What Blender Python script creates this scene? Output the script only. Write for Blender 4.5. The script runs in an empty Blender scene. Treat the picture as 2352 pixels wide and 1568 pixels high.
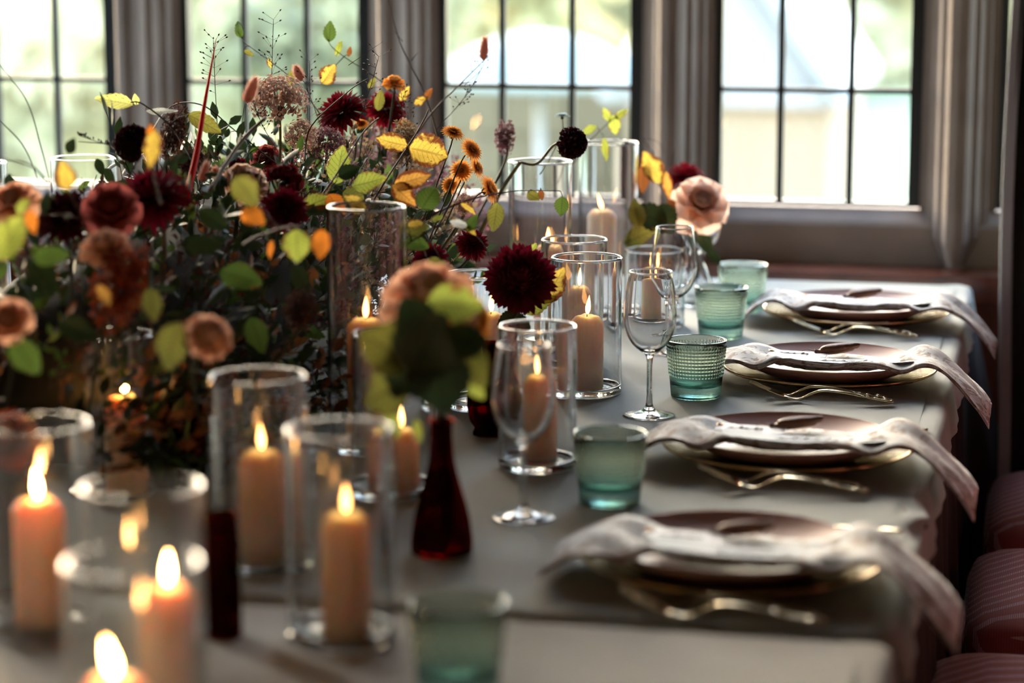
import bpy, bmesh, math, random
import numpy as np
from mathutils import Vector, Matrix

PI = math.pi
rnd = random.Random(7)
SC = bpy.context.scene
COL = SC.collection

# ---------------------------------------------------------------- camera, world, sun, exposure
TH, PH = math.radians(12.4), math.radians(9.83)      # turned left of the table's axis, tilted down
FPX = 5553.0
CAM = Vector((0.0, 0.0, 1.44))
TZ = 0.75                                            # table top
cr = Vector((math.cos(TH), math.sin(TH), 0))
cfh = Vector((-math.sin(TH), math.cos(TH), 0))
cf = (cfh * math.cos(PH) - Vector((0, 0, 1)) * math.sin(PH)).normalized()
cu = cr.cross(cf).normalized()
cam_d = bpy.data.cameras.new('camera'); cam = bpy.data.objects.new('camera', cam_d); COL.objects.link(cam)
cam.matrix_world = Matrix(((cr.x, cu.x, -cf.x, CAM.x), (cr.y, cu.y, -cf.y, CAM.y), (cr.z, cu.z, -cf.z, CAM.z), (0, 0, 0, 1)))
cam_d.sensor_width = 36; cam_d.lens = 36 * FPX / 2352
cam_d.clip_start = 0.05; cam_d.clip_end = 400
cam_d.dof.use_dof = True; cam_d.dof.focus_distance = 3.60; cam_d.dof.aperture_fstop = 2.35
cam_d.dof.aperture_blades = 0
SC.camera = cam
vs = SC.view_settings
SC.display_settings.display_device = 'sRGB'
vs.view_transform = 'Standard'; vs.look = 'None'; vs.gamma = 1; vs.use_curve_mapping = False
vs.exposure = -0.05
cy = SC.cycles
cy.max_bounces = 18; cy.diffuse_bounces = 3; cy.glossy_bounces = 4; cy.transmission_bounces = 16
cy.transparent_max_bounces = 24; cy.sample_clamp_indirect = 6.0; cy.blur_glossy = 0.4
cy.use_denoising = True; cy.use_adaptive_sampling = True; cy.adaptive_threshold = 0.02

w = bpy.data.worlds.new('sky'); SC.world = w; w.use_nodes = True
nt = w.node_tree; nt.nodes.clear()
o_ = nt.nodes.new('ShaderNodeOutputWorld'); b_ = nt.nodes.new('ShaderNodeBackground'); s_ = nt.nodes.new('ShaderNodeTexSky')
s_.sky_type = 'NISHITA'; s_.sun_disc = False; s_.sun_elevation = math.radians(22); s_.sun_rotation = math.radians(-30)
s_.air_density = 1.2; s_.dust_density = 1.6; s_.ozone_density = 1.2
b_.inputs['Strength'].default_value = 3.4
nt.links.new(s_.outputs[0], b_.inputs[0]); nt.links.new(b_.outputs[0], o_.inputs[0])
sun_d = bpy.data.lights.new('sun', 'SUN'); sun = bpy.data.objects.new('sun', sun_d); COL.objects.link(sun)
sun_d.energy = 0.6; sun_d.angle = math.radians(0.6); sun_d.color = (1, .93, .82)
sun.rotation_euler = Vector((-0.55, 0.72, -0.62)).to_track_quat('-Z', 'Y').to_euler()

# ---------------------------------------------------------------- placing helpers
def Q(px, py, Z):
    """point seen at (px,py) of the photograph, Z metres deep"""
    return CAM + cf * Z + cr * ((px - 1176) / FPX * Z) + cu * ((784 - py) / FPX * Z)
def B(px, Z, z=TZ):
    """point at height z, depth Z, under image column px"""
    h = CAM.z - z
    d = (Z - h * math.sin(PH)) / math.cos(PH)
    r = (px - 1176) / FPX * Z
    p = CAM + cfh * d + cr * r
    return Vector((p.x, p.y, z))
def ray_y(px, py, Y):
    d = cf + cr * ((px - 1176) / FPX) + cu * ((784 - py) / FPX)
    return CAM + d * ((Y - CAM.y) / d.y)
def ray_z(px, py, z):
    d = cf + cr * ((px - 1176) / FPX) + cu * ((784 - py) / FPX)
    return CAM + d * ((z - CAM.z) / d.z)

# ---------------------------------------------------------------- object helpers
def mesh(name, V, F, mat=None, smooth=True):
    m = bpy.data.meshes.new(name)
    m.from_pydata([tuple(v) for v in V], [], F)
    if smooth: m.polygons.foreach_set('use_smooth', [True] * len(m.polygons))
    if mat: m.materials.append(mat)
    m.update()
    return m
def tag(o, label=None, cat=None, group=None, kind=None):
    if label: o['label'] = label
    if cat: o['category'] = cat
    if group: o['group'] = group
    if kind: o['kind'] = kind
    return o
def ob(name, me, parent=None, loc=None, mw=None, **k):
    o = bpy.data.objects.new(name, me); COL.objects.link(o)
    if parent: o.parent = parent
    if mw is not None: o.matrix_local = mw
    elif loc is not None: o.location = loc
    return tag(o, **k)
def empty(name, loc, label, cat, group=None, rz=0):
    o = ob(name, None, None, loc, label=label, cat=cat, group=group)
    o.rotation_euler = (0, 0, rz); o.empty_display_size = .02
    return o
def clone(o, loc, rz=None, label=None, parent=None):
    c = o.copy(); COL.objects.link(c)
    if parent: c.parent = parent
    if loc is not None: c.location = loc
    if rz is not None: c.rotation_euler = (0, 0, rz)
    if label: c['label'] = label
    for ch in list(o.children): clone(ch, None, None, None, c)
    return c

class MB:
    def __init__(s): s.V = []; s.F = []
    def add(s, V, F):
        n = len(s.V); s.V.extend([tuple(v) for v in V]); s.F.extend([tuple(i + n for i in f) for f in F]); return s
    def box(s, a, b, bev=0):
        x0, y0, z0 = a; x1, y1, z1 = b
        V = [(x0,y0,z0),(x1,y0,z0),(x1,y1,z0),(x0,y1,z0),(x0,y0,z1),(x1,y0,z1),(x1,y1,z1),(x0,y1,z1)]
        return s.add(V, [(0,3,2,1),(4,5,6,7),(0,1,5,4),(1,2,6,5),(2,3,7,6),(3,0,4,7)])
    def tube(s, pts, rad, n=8, cap=True):
        pts = [Vector(p) for p in pts]; N = len(pts)
        if not hasattr(rad, '__len__'): rad = [rad] * N
        V = []; F = []; up = None
        for i, p in enumerate(pts):
            t = (pts[min(i+1, N-1)] - pts[max(i-1, 0)])
            t = t.normalized() if t.length > 1e-9 else Vector((0,0,1))
            if up is None:
                up = t.orthogonal().normalized()
            up = (up - t * up.dot(t)); up = up.normalized() if up.length > 1e-6 else t.orthogonal().normalized()
            bi = t.cross(up)
            for k in range(n):
                a = 2 * PI * k / n
                V.append(p + (up * math.cos(a) + bi * math.sin(a)) * rad[i])
        for i in range(N - 1):
            for k in range(n):
                a, b = i*n+k, i*n+(k+1) % n
                F.append((a, b, b+n, a+n))
        if cap:
            F.append(tuple(reversed(range(n)))); F.append(tuple((N-1)*n+k for k in range(n)))
        return s.add(V, F)
    def lathe(s, prof, n=48, center=(0,0,0), close=False):
        cx, cy_, cz = center; V = []; F = []; rows = []
        for (r, z) in prof:
            if r < 1e-6:
                rows.append([len(V)]); V.append((cx, cy_, cz+z))
            else:
                rows.append(list(range(len(V), len(V)+n)))
                V += [(cx+r*math.cos(2*PI*k/n), cy_+r*math.sin(2*PI*k/n), cz+z) for k in range(n)]
        L = list(zip(rows, rows[1:])) + ([(rows[-1], rows[0])] if close else [])
        for a, b in L:
            for k in range(n):
                k2 = (k+1) % n
                if len(a) == 1 and len(b) == 1: continue
                if len(a) == 1: F.append((a[0], b[k2], b[k]))
                elif len(b) == 1: F.append((a[k], a[k2], b[0]))
                else: F.append((a[k], a[k2], b[k2], b[k]))
        return s.add(V, F)
    def xf(s, M):
        s.V = [tuple(M @ Vector(v)) for v in s.V]; return s
    def m(s, name, mat=None, smooth=True): return mesh(name, s.V, s.F, mat, smooth)
    def build(s, name, mat=None, parent=None, smooth=True, **k): return ob(name, s.m(name, mat, smooth), parent, **k)

def catmull(P, n=6):
    P = [Vector(p) for p in P]; out = []
    if len(P) < 3:
        return [P[0].lerp(P[-1], i / n) for i in range(n + 1)]
    for i in range(len(P)-1):
        p0, p1, p2, p3 = P[max(i-1,0)], P[i], P[i+1], P[min(i+2,len(P)-1)]
        for k in range(n):
            t = k / n
            out.append(.5*((2*p1)+(p2-p0)*t+(2*p0-5*p1+4*p2-p3)*t*t+(3*p1-p0-3*p2+p3)*t**3))
    out.append(P[-1]); return out
def auto_smooth(o, ang=40):
    o.data.shade_flat() if False else None

# ---------------------------------------------------------------- materials
def newmat(name):
    m = bpy.data.materials.new(name); m.use_nodes = True
    nt = m.node_tree; nt.nodes.clear()
    return m, nt, nt.nodes.new('ShaderNodeOutputMaterial')
def pmat(name, col, rough=.5, metal=0, noise=None, bump=0, bscale=50, sss=0, sssr=(1,.4,.2), sscale=.02, spec=.5, sheen=0, coat=0, noise_scale=8, detail=4):
    m, nt, out = newmat(name); b = nt.nodes.new('ShaderNodeBsdfPrincipled')
    nt.links.new(b.outputs[0], out.inputs[0])
    b.inputs['Base Color'].default_value = (*col, 1); b.inputs['Roughness'].default_value = rough
    b.inputs['Metallic'].default_value = metal; b.inputs['Specular IOR Level'].default_value = spec
    if sss:
        b.inputs['Subsurface Weight'].default_value = sss; b.inputs['Subsurface Radius'].default_value = sssr
        b.inputs['Subsurface Scale'].default_value = sscale
    if sheen: b.inputs['Sheen Weight'].default_value = sheen
    if coat: b.inputs['Coat Weight'].default_value = coat
    tc = nt.nodes.new('ShaderNodeTexCoord')
    if noise:
        n = nt.nodes.new('ShaderNodeTexNoise'); n.inputs['Scale'].default_value = noise_scale; n.inputs['Detail'].default_value = detail
        r = nt.nodes.new('ShaderNodeValToRGB'); r.color_ramp.elements[0].position = .3; r.color_ramp.elements[1].position = .7
        r.color_ramp.elements[0].color = (*col, 1); r.color_ramp.elements[1].color = (*noise, 1)
        nt.links.new(tc.outputs['Object'], n.inputs['Vector']); nt.links.new(n.outputs[0], r.inputs[0]); nt.links.new(r.outputs[0], b.inputs['Base Color'])
    if bump:
        n = nt.nodes.new('ShaderNodeTexNoise'); n.inputs['Scale'].default_value = bscale; n.inputs['Detail'].default_value = 4
        bp = nt.nodes.new('ShaderNodeBump'); bp.inputs['Strength'].default_value = bump; bp.inputs['Distance'].default_value = .002
        nt.links.new(tc.outputs['Object'], n.inputs['Vector']); nt.links.new(n.outputs[0], bp.inputs['Height']); nt.links.new(bp.outputs[0], b.inputs['Normal'])
    return m
def thin_glass(name, tint=(1,1,1), rough=0.0, ior=1.5, gain=1.0):
    m, nt, out = newmat(name)
    t = nt.nodes.new('ShaderNodeBsdfTransparent'); t.inputs[0].default_value = (*tint, 1)
    g = nt.nodes.new('ShaderNodeBsdfGlossy'); g.inputs['Roughness'].default_value = rough
    f = nt.nodes.new('ShaderNodeFresnel'); f.inputs[0].default_value = ior
    mx = nt.nodes.new('ShaderNodeMixShader')
    # a real pane's two faces look the same from either side: use |facing|
    lw = nt.nodes.new('ShaderNodeLayerWeight'); lw.inputs[0].default_value = .5
    p = nt.nodes.new('ShaderNodeMath'); p.operation = 'POWER'; p.inputs[1].default_value = 4.2
    nt.links.new(lw.outputs['Facing'], p.inputs[0])
    a = nt.nodes.new('ShaderNodeMath'); a.operation = 'MULTIPLY_ADD'; a.inputs[1].default_value = .9 * gain; a.inputs[2].default_value = .045 * gain
    nt.links.new(p.outputs[0], a.inputs[0]); a.use_clamp = True
    nt.nodes.remove(f)
    nt.links.new(a.outputs[0], mx.inputs[0]); nt.links.new(t.outputs[0], mx.inputs[1]); nt.links.new(g.outputs[0], mx.inputs[2])
    nt.links.new(mx.outputs[0], out.inputs[0])
    return m
def glass(name, col=(1,1,1), rough=0.0, ior=1.5):
    m, nt, out = newmat(name); g = nt.nodes.new('ShaderNodeBsdfGlass')
    g.inputs['Color'].default_value = (*col, 1); g.inputs['Roughness'].default_value = rough; g.inputs['IOR'].default_value = ior
    nt.links.new(g.outputs[0], out.inputs[0]); return m
def leafmat(name, col, edge, spot=(.12,.03,.01), trans=.45, browning=.5, vein=.75):
    """translucent leaf: main colour, browned rim, small rust spots, veins laid out along the leaf's own length"""
    m, nt, out = newmat(name); N = nt.nodes.new; L = nt.links.new
    tc = N('ShaderNodeTexCoord'); oi = N('ShaderNodeObjectInfo')
    sep = N('ShaderNodeSeparateXYZ'); L(tc.outputs['UV'], sep.inputs[0])
    def mth(op, a, b=None, c=None, clamp=False):
        n = N('ShaderNodeMath'); n.operation = op; n.use_clamp = clamp
        for i, v in enumerate((a, b, c)):
            if v is None: continue
            if isinstance(v, (int, float)): n.inputs[i].default_value = v
            else: L(v, n.inputs[i])
        return n.outputs[0]
    u, v = sep.outputs[0], sep.outputs[1]           # u along, v 0..1 centre to rim
    nz = N('ShaderNodeTexNoise'); nz.inputs['Scale'].default_value = 5; nz.inputs['Detail'].default_value = 3
    off = N('ShaderNodeVectorMath'); off.operation = 'ADD'; L(tc.outputs['Object'], off.inputs[0])
    cmb = N('ShaderNodeCombineXYZ'); L(mth('MULTIPLY', oi.outputs['Random'], 37.0), cmb.inputs[0]); L(cmb.outputs[0], off.inputs[1])
    L(off.outputs[0], nz.inputs['Vector'])
    rim = mth('ADD', v, mth('MULTIPLY', mth('SUBTRACT', nz.outputs[0], .5), 1.6))
    rim = mth('MULTIPLY', mth('SUBTRACT', rim, 1.0 - browning * .45), 4.0, clamp=True)
    # side veins
    s = mth('FRACT', mth('MULTIPLY', mth('SUBTRACT', u, mth('MULTIPLY', v, .22)), 8.0))
    sv = mth('LESS_THAN', mth('ABSOLUTE', mth('SUBTRACT', s, .5)), .07)
    mid = mth('LESS_THAN', v, .07)
    vn = mth('MAXIMUM', sv, mid)
    n2 = N('ShaderNodeTexNoise'); n2.inputs['Scale'].default_value = 24; n2.inputs['Detail'].default_value = 1; L(off.outputs[0], n2.inputs['Vector'])
    sp = mth('GREATER_THAN', n2.outputs[0], .70)
    mx1 = N('ShaderNodeMix'); mx1.data_type = 'RGBA'; mx1.inputs[6].default_value = (*col, 1); mx1.inputs[7].default_value = (*edge, 1); L(rim, mx1.inputs[0])
    mx2 = N('ShaderNodeMix'); mx2.data_type = 'RGBA'; mx2.inputs[7].default_value = tuple(c * .35 for c in col) + (1,)
    L(mx1.outputs[2], mx2.inputs[6]); L(mth('MULTIPLY', vn, 1 - vein + .35), mx2.inputs[0])
    mx3 = N('ShaderNodeMix'); mx3.data_type = 'RGBA'; mx3.inputs[7].default_value = (*spot, 1); L(mx2.outputs[2], mx3.inputs[6]); L(sp, mx3.inputs[0])
    d = N('ShaderNodeBsdfPrincipled'); d.inputs['Roughness'].default_value = .5; d.inputs['Specular IOR Level'].default_value = .35
    t = N('ShaderNodeBsdfTranslucent'); ms = N('ShaderNodeMixShader'); ms.inputs[0].default_value = trans
    L(mx3.outputs[2], d.inputs['Base Color']); L(mx3.outputs[2], t.inputs[0])
    L(d.outputs[0], ms.inputs[1]); L(t.outputs[0], ms.inputs[2]); L(ms.outputs[0], out.inputs[0])
    return m
def petalmat(name, col, col2=None, trans=.25, rough=.7):
    """petal: colour runs from the base (col2) to the tip (col) along UV u"""
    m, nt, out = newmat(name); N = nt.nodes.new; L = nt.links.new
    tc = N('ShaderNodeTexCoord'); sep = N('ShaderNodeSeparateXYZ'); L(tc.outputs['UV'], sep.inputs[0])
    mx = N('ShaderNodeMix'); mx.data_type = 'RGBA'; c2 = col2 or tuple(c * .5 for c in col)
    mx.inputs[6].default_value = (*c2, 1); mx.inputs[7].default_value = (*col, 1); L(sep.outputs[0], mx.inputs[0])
    d = N('ShaderNodeBsdfPrincipled'); d.inputs['Roughness'].default_value = rough; d.inputs['Specular IOR Level'].default_value = .25
    t = N('ShaderNodeBsdfTranslucent'); ms = N('ShaderNodeMixShader'); ms.inputs[0].default_value = trans
    L(mx.outputs[2], d.inputs['Base Color']); L(mx.outputs[2], t.inputs[0])
    L(d.outputs[0], ms.inputs[1]); L(t.outputs[0], ms.inputs[2]); L(ms.outputs[0], out.inputs[0])
    return m
def clothmat(name, c1, c2, scale=450, axis='DIAGONAL', bump=.4):
    """ribbed woven cloth"""
    m, nt, out = newmat(name); N = nt.nodes.new; L = nt.links.new
    tc = N('ShaderNodeTexCoord'); wv = N('ShaderNodeTexWave'); wv.bands_direction = axis; wv.inputs['Scale'].default_value = scale
    wv.inputs['Distortion'].default_value = .6; wv.inputs['Detail'].default_value = 1
    nz = N('ShaderNodeTexNoise'); nz.inputs['Scale'].default_value = 9; nz.inputs['Detail'].default_value = 3
    r = N('ShaderNodeMix'); r.data_type = 'RGBA'; r.inputs[6].default_value = (*c1, 1); r.inputs[7].default_value = (*c2, 1)
    L(tc.outputs['Object'], wv.inputs['Vector']); L(tc.outputs['Object'], nz.inputs['Vector']); L(wv.outputs[0], r.inputs[0])
    r2 = N('ShaderNodeMix'); r2.data_type = 'RGBA'; r2.blend_type = 'MULTIPLY'; r2.inputs[0].default_value = .3
    L(r.outputs[2], r2.inputs[6]); L(nz.outputs[0], r2.inputs[7])
    b = N('ShaderNodeBsdfPrincipled'); b.inputs['Roughness'].default_value = .85; b.inputs['Specular IOR Level'].default_value = .2
    b.inputs['Sheen Weight'].default_value = .2
    L(r2.outputs[2], b.inputs['Base Color'])
    bp = N('ShaderNodeBump'); bp.inputs['Strength'].default_value = bump; bp.inputs['Distance'].default_value = .0006
    L(wv.outputs[0], bp.inputs['Height']); L(bp.outputs[0], b.inputs['Normal']); L(b.outputs[0], out.inputs[0])
    return m
def emis(name, col, s):
    m, nt, out = newmat(name); e = nt.nodes.new('ShaderNodeEmission'); e.inputs[0].default_value = (*col, 1); e.inputs[1].default_value = s
    nt.links.new(e.outputs[0], out.inputs[0]); return m

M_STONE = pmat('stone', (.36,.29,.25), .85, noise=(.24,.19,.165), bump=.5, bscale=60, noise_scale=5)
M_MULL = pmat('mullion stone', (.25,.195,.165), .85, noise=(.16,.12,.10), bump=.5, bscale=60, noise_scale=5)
M_IRON = pmat('black iron', (.018,.022,.024), .45, metal=.3)
M_LEAD = pmat('lead came', (.022,.028,.030), .6, metal=.2)
M_WOOD = pmat('mahogany', (.19,.045,.022), .22, noise=(.10,.024,.014), noise_scale=14, coat=.4)
M_FLOOR = pmat('dark oak', (.05,.028,.016), .4, noise=(.03,.016,.01), noise_scale=3)
M_PLASTER = pmat('dark oak lining', (.09,.05,.03), .6, noise=(.06,.035,.02))
M_PANE = thin_glass('window glass', (1,.985,.94), gain=1.25)
M_VGLASS = thin_glass('clear vase glass', (.985,.99,.99), gain=1.5)
M_GLASS = glass('clear glass', (.97,.98,.985))
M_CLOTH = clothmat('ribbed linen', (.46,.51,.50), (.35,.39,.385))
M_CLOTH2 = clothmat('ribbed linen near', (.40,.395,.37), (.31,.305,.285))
M_WAX_WARMLIT = pmat('wax', (.89,.56,.34), .45, sss=.85, sssr=(1,.42,.16), sscale=.04, spec=.4)  # nearer candles: their warmer light cast is put into the wax colour
M_WICK = pmat('wick', (.02,.012,.008), .9)
M_FLAME = emis('flame', (1,.45,.13), 150)
M_GOLD = pmat('champagne gold', (.80,.66,.42), .16, metal=1)
M_GOLDRIM = pmat('gilt', (.85,.55,.28), .15, metal=1)
M_PLATE = pmat('dusty pink glaze', (.56,.34,.295), .42, noise=(.52,.31,.27), noise_scale=4, spec=.25)
M_WAX3 = pmat('peach wax', (.88,.66,.50), .45, sss=.8, sssr=(1,.45,.2), sscale=.03, spec=.4)
M_WAX_WINLIT = pmat('window-lit wax', (.86,.74,.65), .45, sss=.8, sssr=(1,.5,.25), sscale=.03, spec=.4)  # strong window light on this candle, put into a paler wax colour

# ================================================================ STRUCTURE
YG = 5.02          # plane of the window glass
YF = 4.90          # inner stone face
XL, XR, YB, ZC = -3.3, 2.4, -2.6, 2.75
def struct(name, mb, mat, parent=None, smooth=False): return mb.build(name, mat, parent, smooth, kind=None if parent else 'structure')
# plank floor
fl = ob('floor', None, None, (0, 0, 0), kind='structure')
pm = MB().box((0, 0, -.03), (.16, YF + .2 - YB, 0)).m('plank', M_FLOOR, False)
n = int((XR - XL) / .165) + 1
for i in range(n): ob('plank', pm, fl, (XL + i * .165, YB, 0))
MB().box((XL - .1, YB - .1, -.16), (XR + .1, YG + .2, -.031)).build('subfloor', M_FLOOR, fl, False)
struct('ceiling', MB().box((XL, YB, ZC), (XR, YG + .1, ZC + .1)), M_PLASTER)
struct('wall_front', MB().box((XL, YB - .1, 0), (XR, YB, ZC)), M_PLASTER)
struct('wall_right', MB().box((XR, YB, 0), (XR + .1, YG + .1, ZC)), M_PLASTER)
ZS = ray_y(1850, 469, YG).z         # bottom of the glass
ZW = 2.45                           # head of the windows
# left wall: parapet, head and piers with two openings
wl = MB(); wl.box((XL - .15, YB, 0), (XL, YG + .1, .8)); wl.box((XL - .15, YB, ZW), (XL, YG + .1, ZC))
for y0, y1 in ((YB, 3.8), (4.75, YG + .1)): wl.box((XL - .15, y0, .8), (XL, y1, ZW))
struct('wall_left', wl, M_PLASTER)
# far wall under and above the windows
wb = MB()
YS = YG - .062
zb = ray_y(1950, 597, YS).z
prof = [(YS, 0), (YS, zb), (YS, ZS - .034), (YS + .008, ZS - .026), (YG - .02, ZS - .004), (YG + .12, ZS - .004), (YG + .12, 0)]
V = [(XL, y, z) for y, z in prof] + [(XR, y, z) for y, z in prof]; k = len(prof)
wb.add(V, [(i, (i+1) % k, (i+1) % k + k, i + k) for i in range(k)] + [tuple(range(k)), tuple(reversed(range(k, 2*k)))])
wb.box((XL, YF, ZW), (XR, YG + .12, ZC)); wb.box((.42, YF, ZS - .05), (XR, YG + .12, ZW))
struct('wall_back', wb, M_STONE)

# mullions: moulded stone posts, measured at the glass plane
edges_px = [(270, 430), (857, 1010), (1477, 1640), (2118, 2290)]
mull = [(ray_y(a, 330, YG).x, ray_y(b, 330, YG).x) for a, b in edges_px]
pitch = (mull[3][0] + mull[3][1]) / 2 - (mull[2][0] + mull[2][1]) / 2
wd = sum(b - a for a, b in mull) / 4
cents = [(a + b) / 2 for a, b in mull]
pl = cents[1] - cents[0]
cents = [cents[0] - 2 * pl, cents[0] - pl] + cents + [cents[-1] + pitch, cents[-1] + 2 * pitch, cents[-1] + 3 * pitch]
def mullion(cx, wdt):
    hw = wdt / 2
    half = [(hw, YG + .03), (hw, YG - .012), (hw * .80, YG - .022), (hw * .78, YG - .05), (hw * .60, YG - .06), (hw * .50, YG - .085),
            (hw * .36, YG - .092), (hw * .34, YF - .012), (hw * .22, YF - .03), (0, YF - .036)]
    pr = half + [(-x, y) for x, y in reversed(half[:-1])]
    k = len(pr); zs = [ZS - .055, ZS + .0, ZW + .02]; V = []
    for j, z in enumerate(zs):
        f = 1.0
        V += [(cx + x * f, y, z) for x, y in pr]
    # flared stop that dies into the sill block
    V += [(cx + x * .50, y + .02, zb - .003) for x, y in pr]
    F = []
    order = [3, 0, 1, 2]
    for a, b in zip(order, order[1:]):
        for i in range(k - 1): F.append((a*k+i, a*k+i+1, b*k+i+1, b*k+i))
    return MB().add(V, F)
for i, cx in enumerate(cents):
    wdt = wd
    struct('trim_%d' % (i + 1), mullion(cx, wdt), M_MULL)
# windows: iron casement, lead cames, separate panes of old glass
def old_glass(nm, x0, x1, z0, z1, Y):
    nx, nz_ = 4, 5; V = []; F = []
    for j in range(nz_ + 1):
        for i in range(nx + 1):
            V.append((x0 + (x1-x0)*i/nx, Y + rnd.uniform(-.0006, .0006), z0 + (z1-z0)*j/nz_))
    for j in range(nz_):
        for i in range(nx):
            a = j*(nx+1)+i; F.append((a, a+1, a+nx+2, a+nx+1))
    return mesh(nm, V, F, M_PANE, True)
hb = ray_y(1850, 207, YG).z                      # the horizontal came
dz = hb - ZS
came_px = {2: (130 - 0,), }
vert_world = {}
def X(px): return ray_y(px, 200, YG).x
lights = []
for i in range(len(cents) - 1): lights.append((cents[i] + wd/2, cents[i+1] - wd/2))
frac = {3: ((563-430)/(857-430.), (710-430)/(857-430.)), 4: ((1160-1010)/467., (1318-1010)/467.), 5: ((1790-1640)/478., (1952-1640)/478.)}
for i, (x0, x1) in enumerate(lights):
    if x1 < XL or x0 > .3: continue
    x0c, x1c = max(x0, XL), min(x1, XR)
    wn = ob('window_%d' % (i + 1), None, None, (0, 0, 0), kind='structure')
    fr = MB(); t = .016
    fr.box((x0, YG - .012, ZS), (x0 + t, YG + .012, ZW)); fr.box((x1 - t*1.6, YG - .012, ZS), (x1, YG + .012, ZW))
    fr.box((x0 + t, YG - .012, ZS), (x1 - t*1.6, YG + .012, ZS + .009)); fr.box((x0 + t, YG - .012, ZW - .02), (x1 - t*1.6, YG + .012, ZW))
    fr.build('casement', M_IRON, wn, False)
    fx = frac.get(i, (1/3., 2/3.))
    xs = [x0 + t] + [x0 + (x1-x0)*f for f in fx] + [x1 - t*1.6]
    zz = [ZS + .009]
    while zz[-1] < ZW - .1: zz.append(min(ZS + dz * len(zz), ZW - .02))
    for x in xs[1:-1]:
        MB().box((x - .0068, YG - .007, ZS + .009), (x + .0068, YG + .007, ZW - .02)).build('lead_came', M_LEAD, wn, False)
    for z in zz[1:-1]:
        MB().box((x0 + t, YG - .006, z - .0055), (x1 - t*1.6, YG + .006, z + .0055)).build('lead_came', M_LEAD, wn, False)
    for a, b in zip(xs, xs[1:]):
        for c, d in zip(zz, zz[1:]):
            ob('pane', old_glass('pane', a, b, c, d, YG + rnd.uniform(-.0008, .0008)), wn)
# wooden ledge and panelling below the stone sill
ld = MB(); e = .0
yl = YF - .09
ld.box((XL, yl, zb - .032), (XR, YS + .002, zb - .006)); ld.box((XL, yl + .012, zb - .058), (XR, YS + .002, zb - .032)); ld.box((XL, yl - .008, zb - .026), (XR, yl, zb - .010))
struct('trim_20', ld, M_WOOD)
pan = ob('wall_panelling', None, None, (0, 0, 0), kind='structure')
x = XL + .05
MB().box((XL, YF - .03, 0), (XR, YF - .001, .12)).build('bottom_rail', M_WOOD, pan, False)
MB().box((XL, YF - .03, zb - .13), (XR, YF - .001, zb - .058)).build('top_rail', M_WOOD, pan, False)
MB().box((XL, YF - .03, .40), (XR, YF - .001, .47)).build('middle_rail', M_WOOD, pan, False)
while x < XR:
    MB().box((x, YF - .031, .12), (x + .07, YF - .001, zb - .13)).build('stile', M_WOOD, pan, False)
    for z0, z1 in ((.12, .40), (.47, zb - .13)):
        MB().box((x + .07, YF - .016, z0), (x + .48, YF - .001, z1)).build('wood_panel', M_WOOD, pan, False)
    x += .48

# ================================================================ OUTSIDE (the room looks down on a sunlit garden)
GZ = -2.5
M_LAWN = pmat('lawn', (.34,.38,.24), .95, noise=(.22,.27,.15), noise_scale=.25, detail=6)
M_GRAVEL = pmat('pale gravel', (.33,.30,.24), .95, noise=(.24,.22,.17), noise_scale=1.2)
M_CREAM = pmat('cream stone', (.30,.225,.155), .9, noise=(.26,.19,.13), noise_scale=1.0)
M_RENDER = pmat('white render', (.30,.288,.28), .9)
M_TAN = pmat('tan stone', (.13,.105,.06), .9, noise=(.09,.07,.04), noise_scale=1)
M_SLATE = pmat('pale slate', (.30,.31,.32), .5)
struct('ground', MB().box((-160, 7, GZ - .2), (120, 300, GZ)), M_LAWN)
struct('garden_path', MB().box((-1.0, 14, GZ), (16, 52, GZ + .02)), M_GRAVEL)
struct('garden_terrace', MB().box((-40, 6, GZ), (30, 13, GZ + .02)), M_GRAVEL)
# lodge with a white gable, seen through the fourth light
def Wd(px, py, Y): return ray_y(px, py, Y)
YH = 17.0
bld = empty('garden_lodge', Wd(1700, 400, YH).xy.to_3d() + Vector((0, 0, GZ)), 'cream stone garden lodge with a white gable, outside beyond the lead-paned window', 'building')
bo = bld.location
xr_ = Wd(1905, 300, YH).x - bo.x; ze = Wd(1900, 205, YH).z - GZ
xl_ = xr_ - 1.42
def bpart(name, mb, mat): return mb.build(name, mat, bld, False)
bw = MB()
for a, b in ((xl_, xl_ + .35), (xl_ + .62, xr_)): bw.box((a, 0, 0), (b, 3.0, ze))
bw.box((xl_ + .35, 0, 0), (xl_ + .62, 3, ze - 2.0)); bw.box((xl_ + .35, .25, ze - 2.0), (xl_ + .62, 3, ze))
bpart('stone_wall', bw, M_CREAM)
apx = xr_ - .78; apz = ze + 1.1
bpart('gable', MB().add([(xl_-.1, -.05, ze), (xr_+.0, -.05, ze), (apx, -.05, apz), (xl_-.1, 3, ze), (xr_, 3, ze), (apx, 3, apz)], [(0,1,2), (5,4,3), (0,3,4,1), (1,4,5,2), (2,5,3,0)]), M_RENDER)
for s, xx in ((1, xr_ + .12), (-1, xl_ - .14)):
    bpart('bargeboard', MB().tube([(xx, -.2, ze - .08), (apx, -.2, apz + .1)], .07, 6), M_SLATE)
    bpart('roof', MB().add([(xx, -.25, ze - .1), (apx, -.25, apz + .1), (apx, 3.2, apz + .1), (xx, 3.2, ze - .1), (xx, -.25, ze - .02), (apx, -.25, apz + .18), (apx, 3.2, apz + .18), (xx, 3.2, ze - .02)],
      [(0,1,2,3), (7,6,5,4), (0,4,5,1), (3,2,6,7), (0,3,7,4)]), M_SLATE)
bpart('string_course', MB().box((xl_ - .05, -.12, ze - .12), (xr_ + .05, 0, ze)), M_RENDER)
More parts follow.
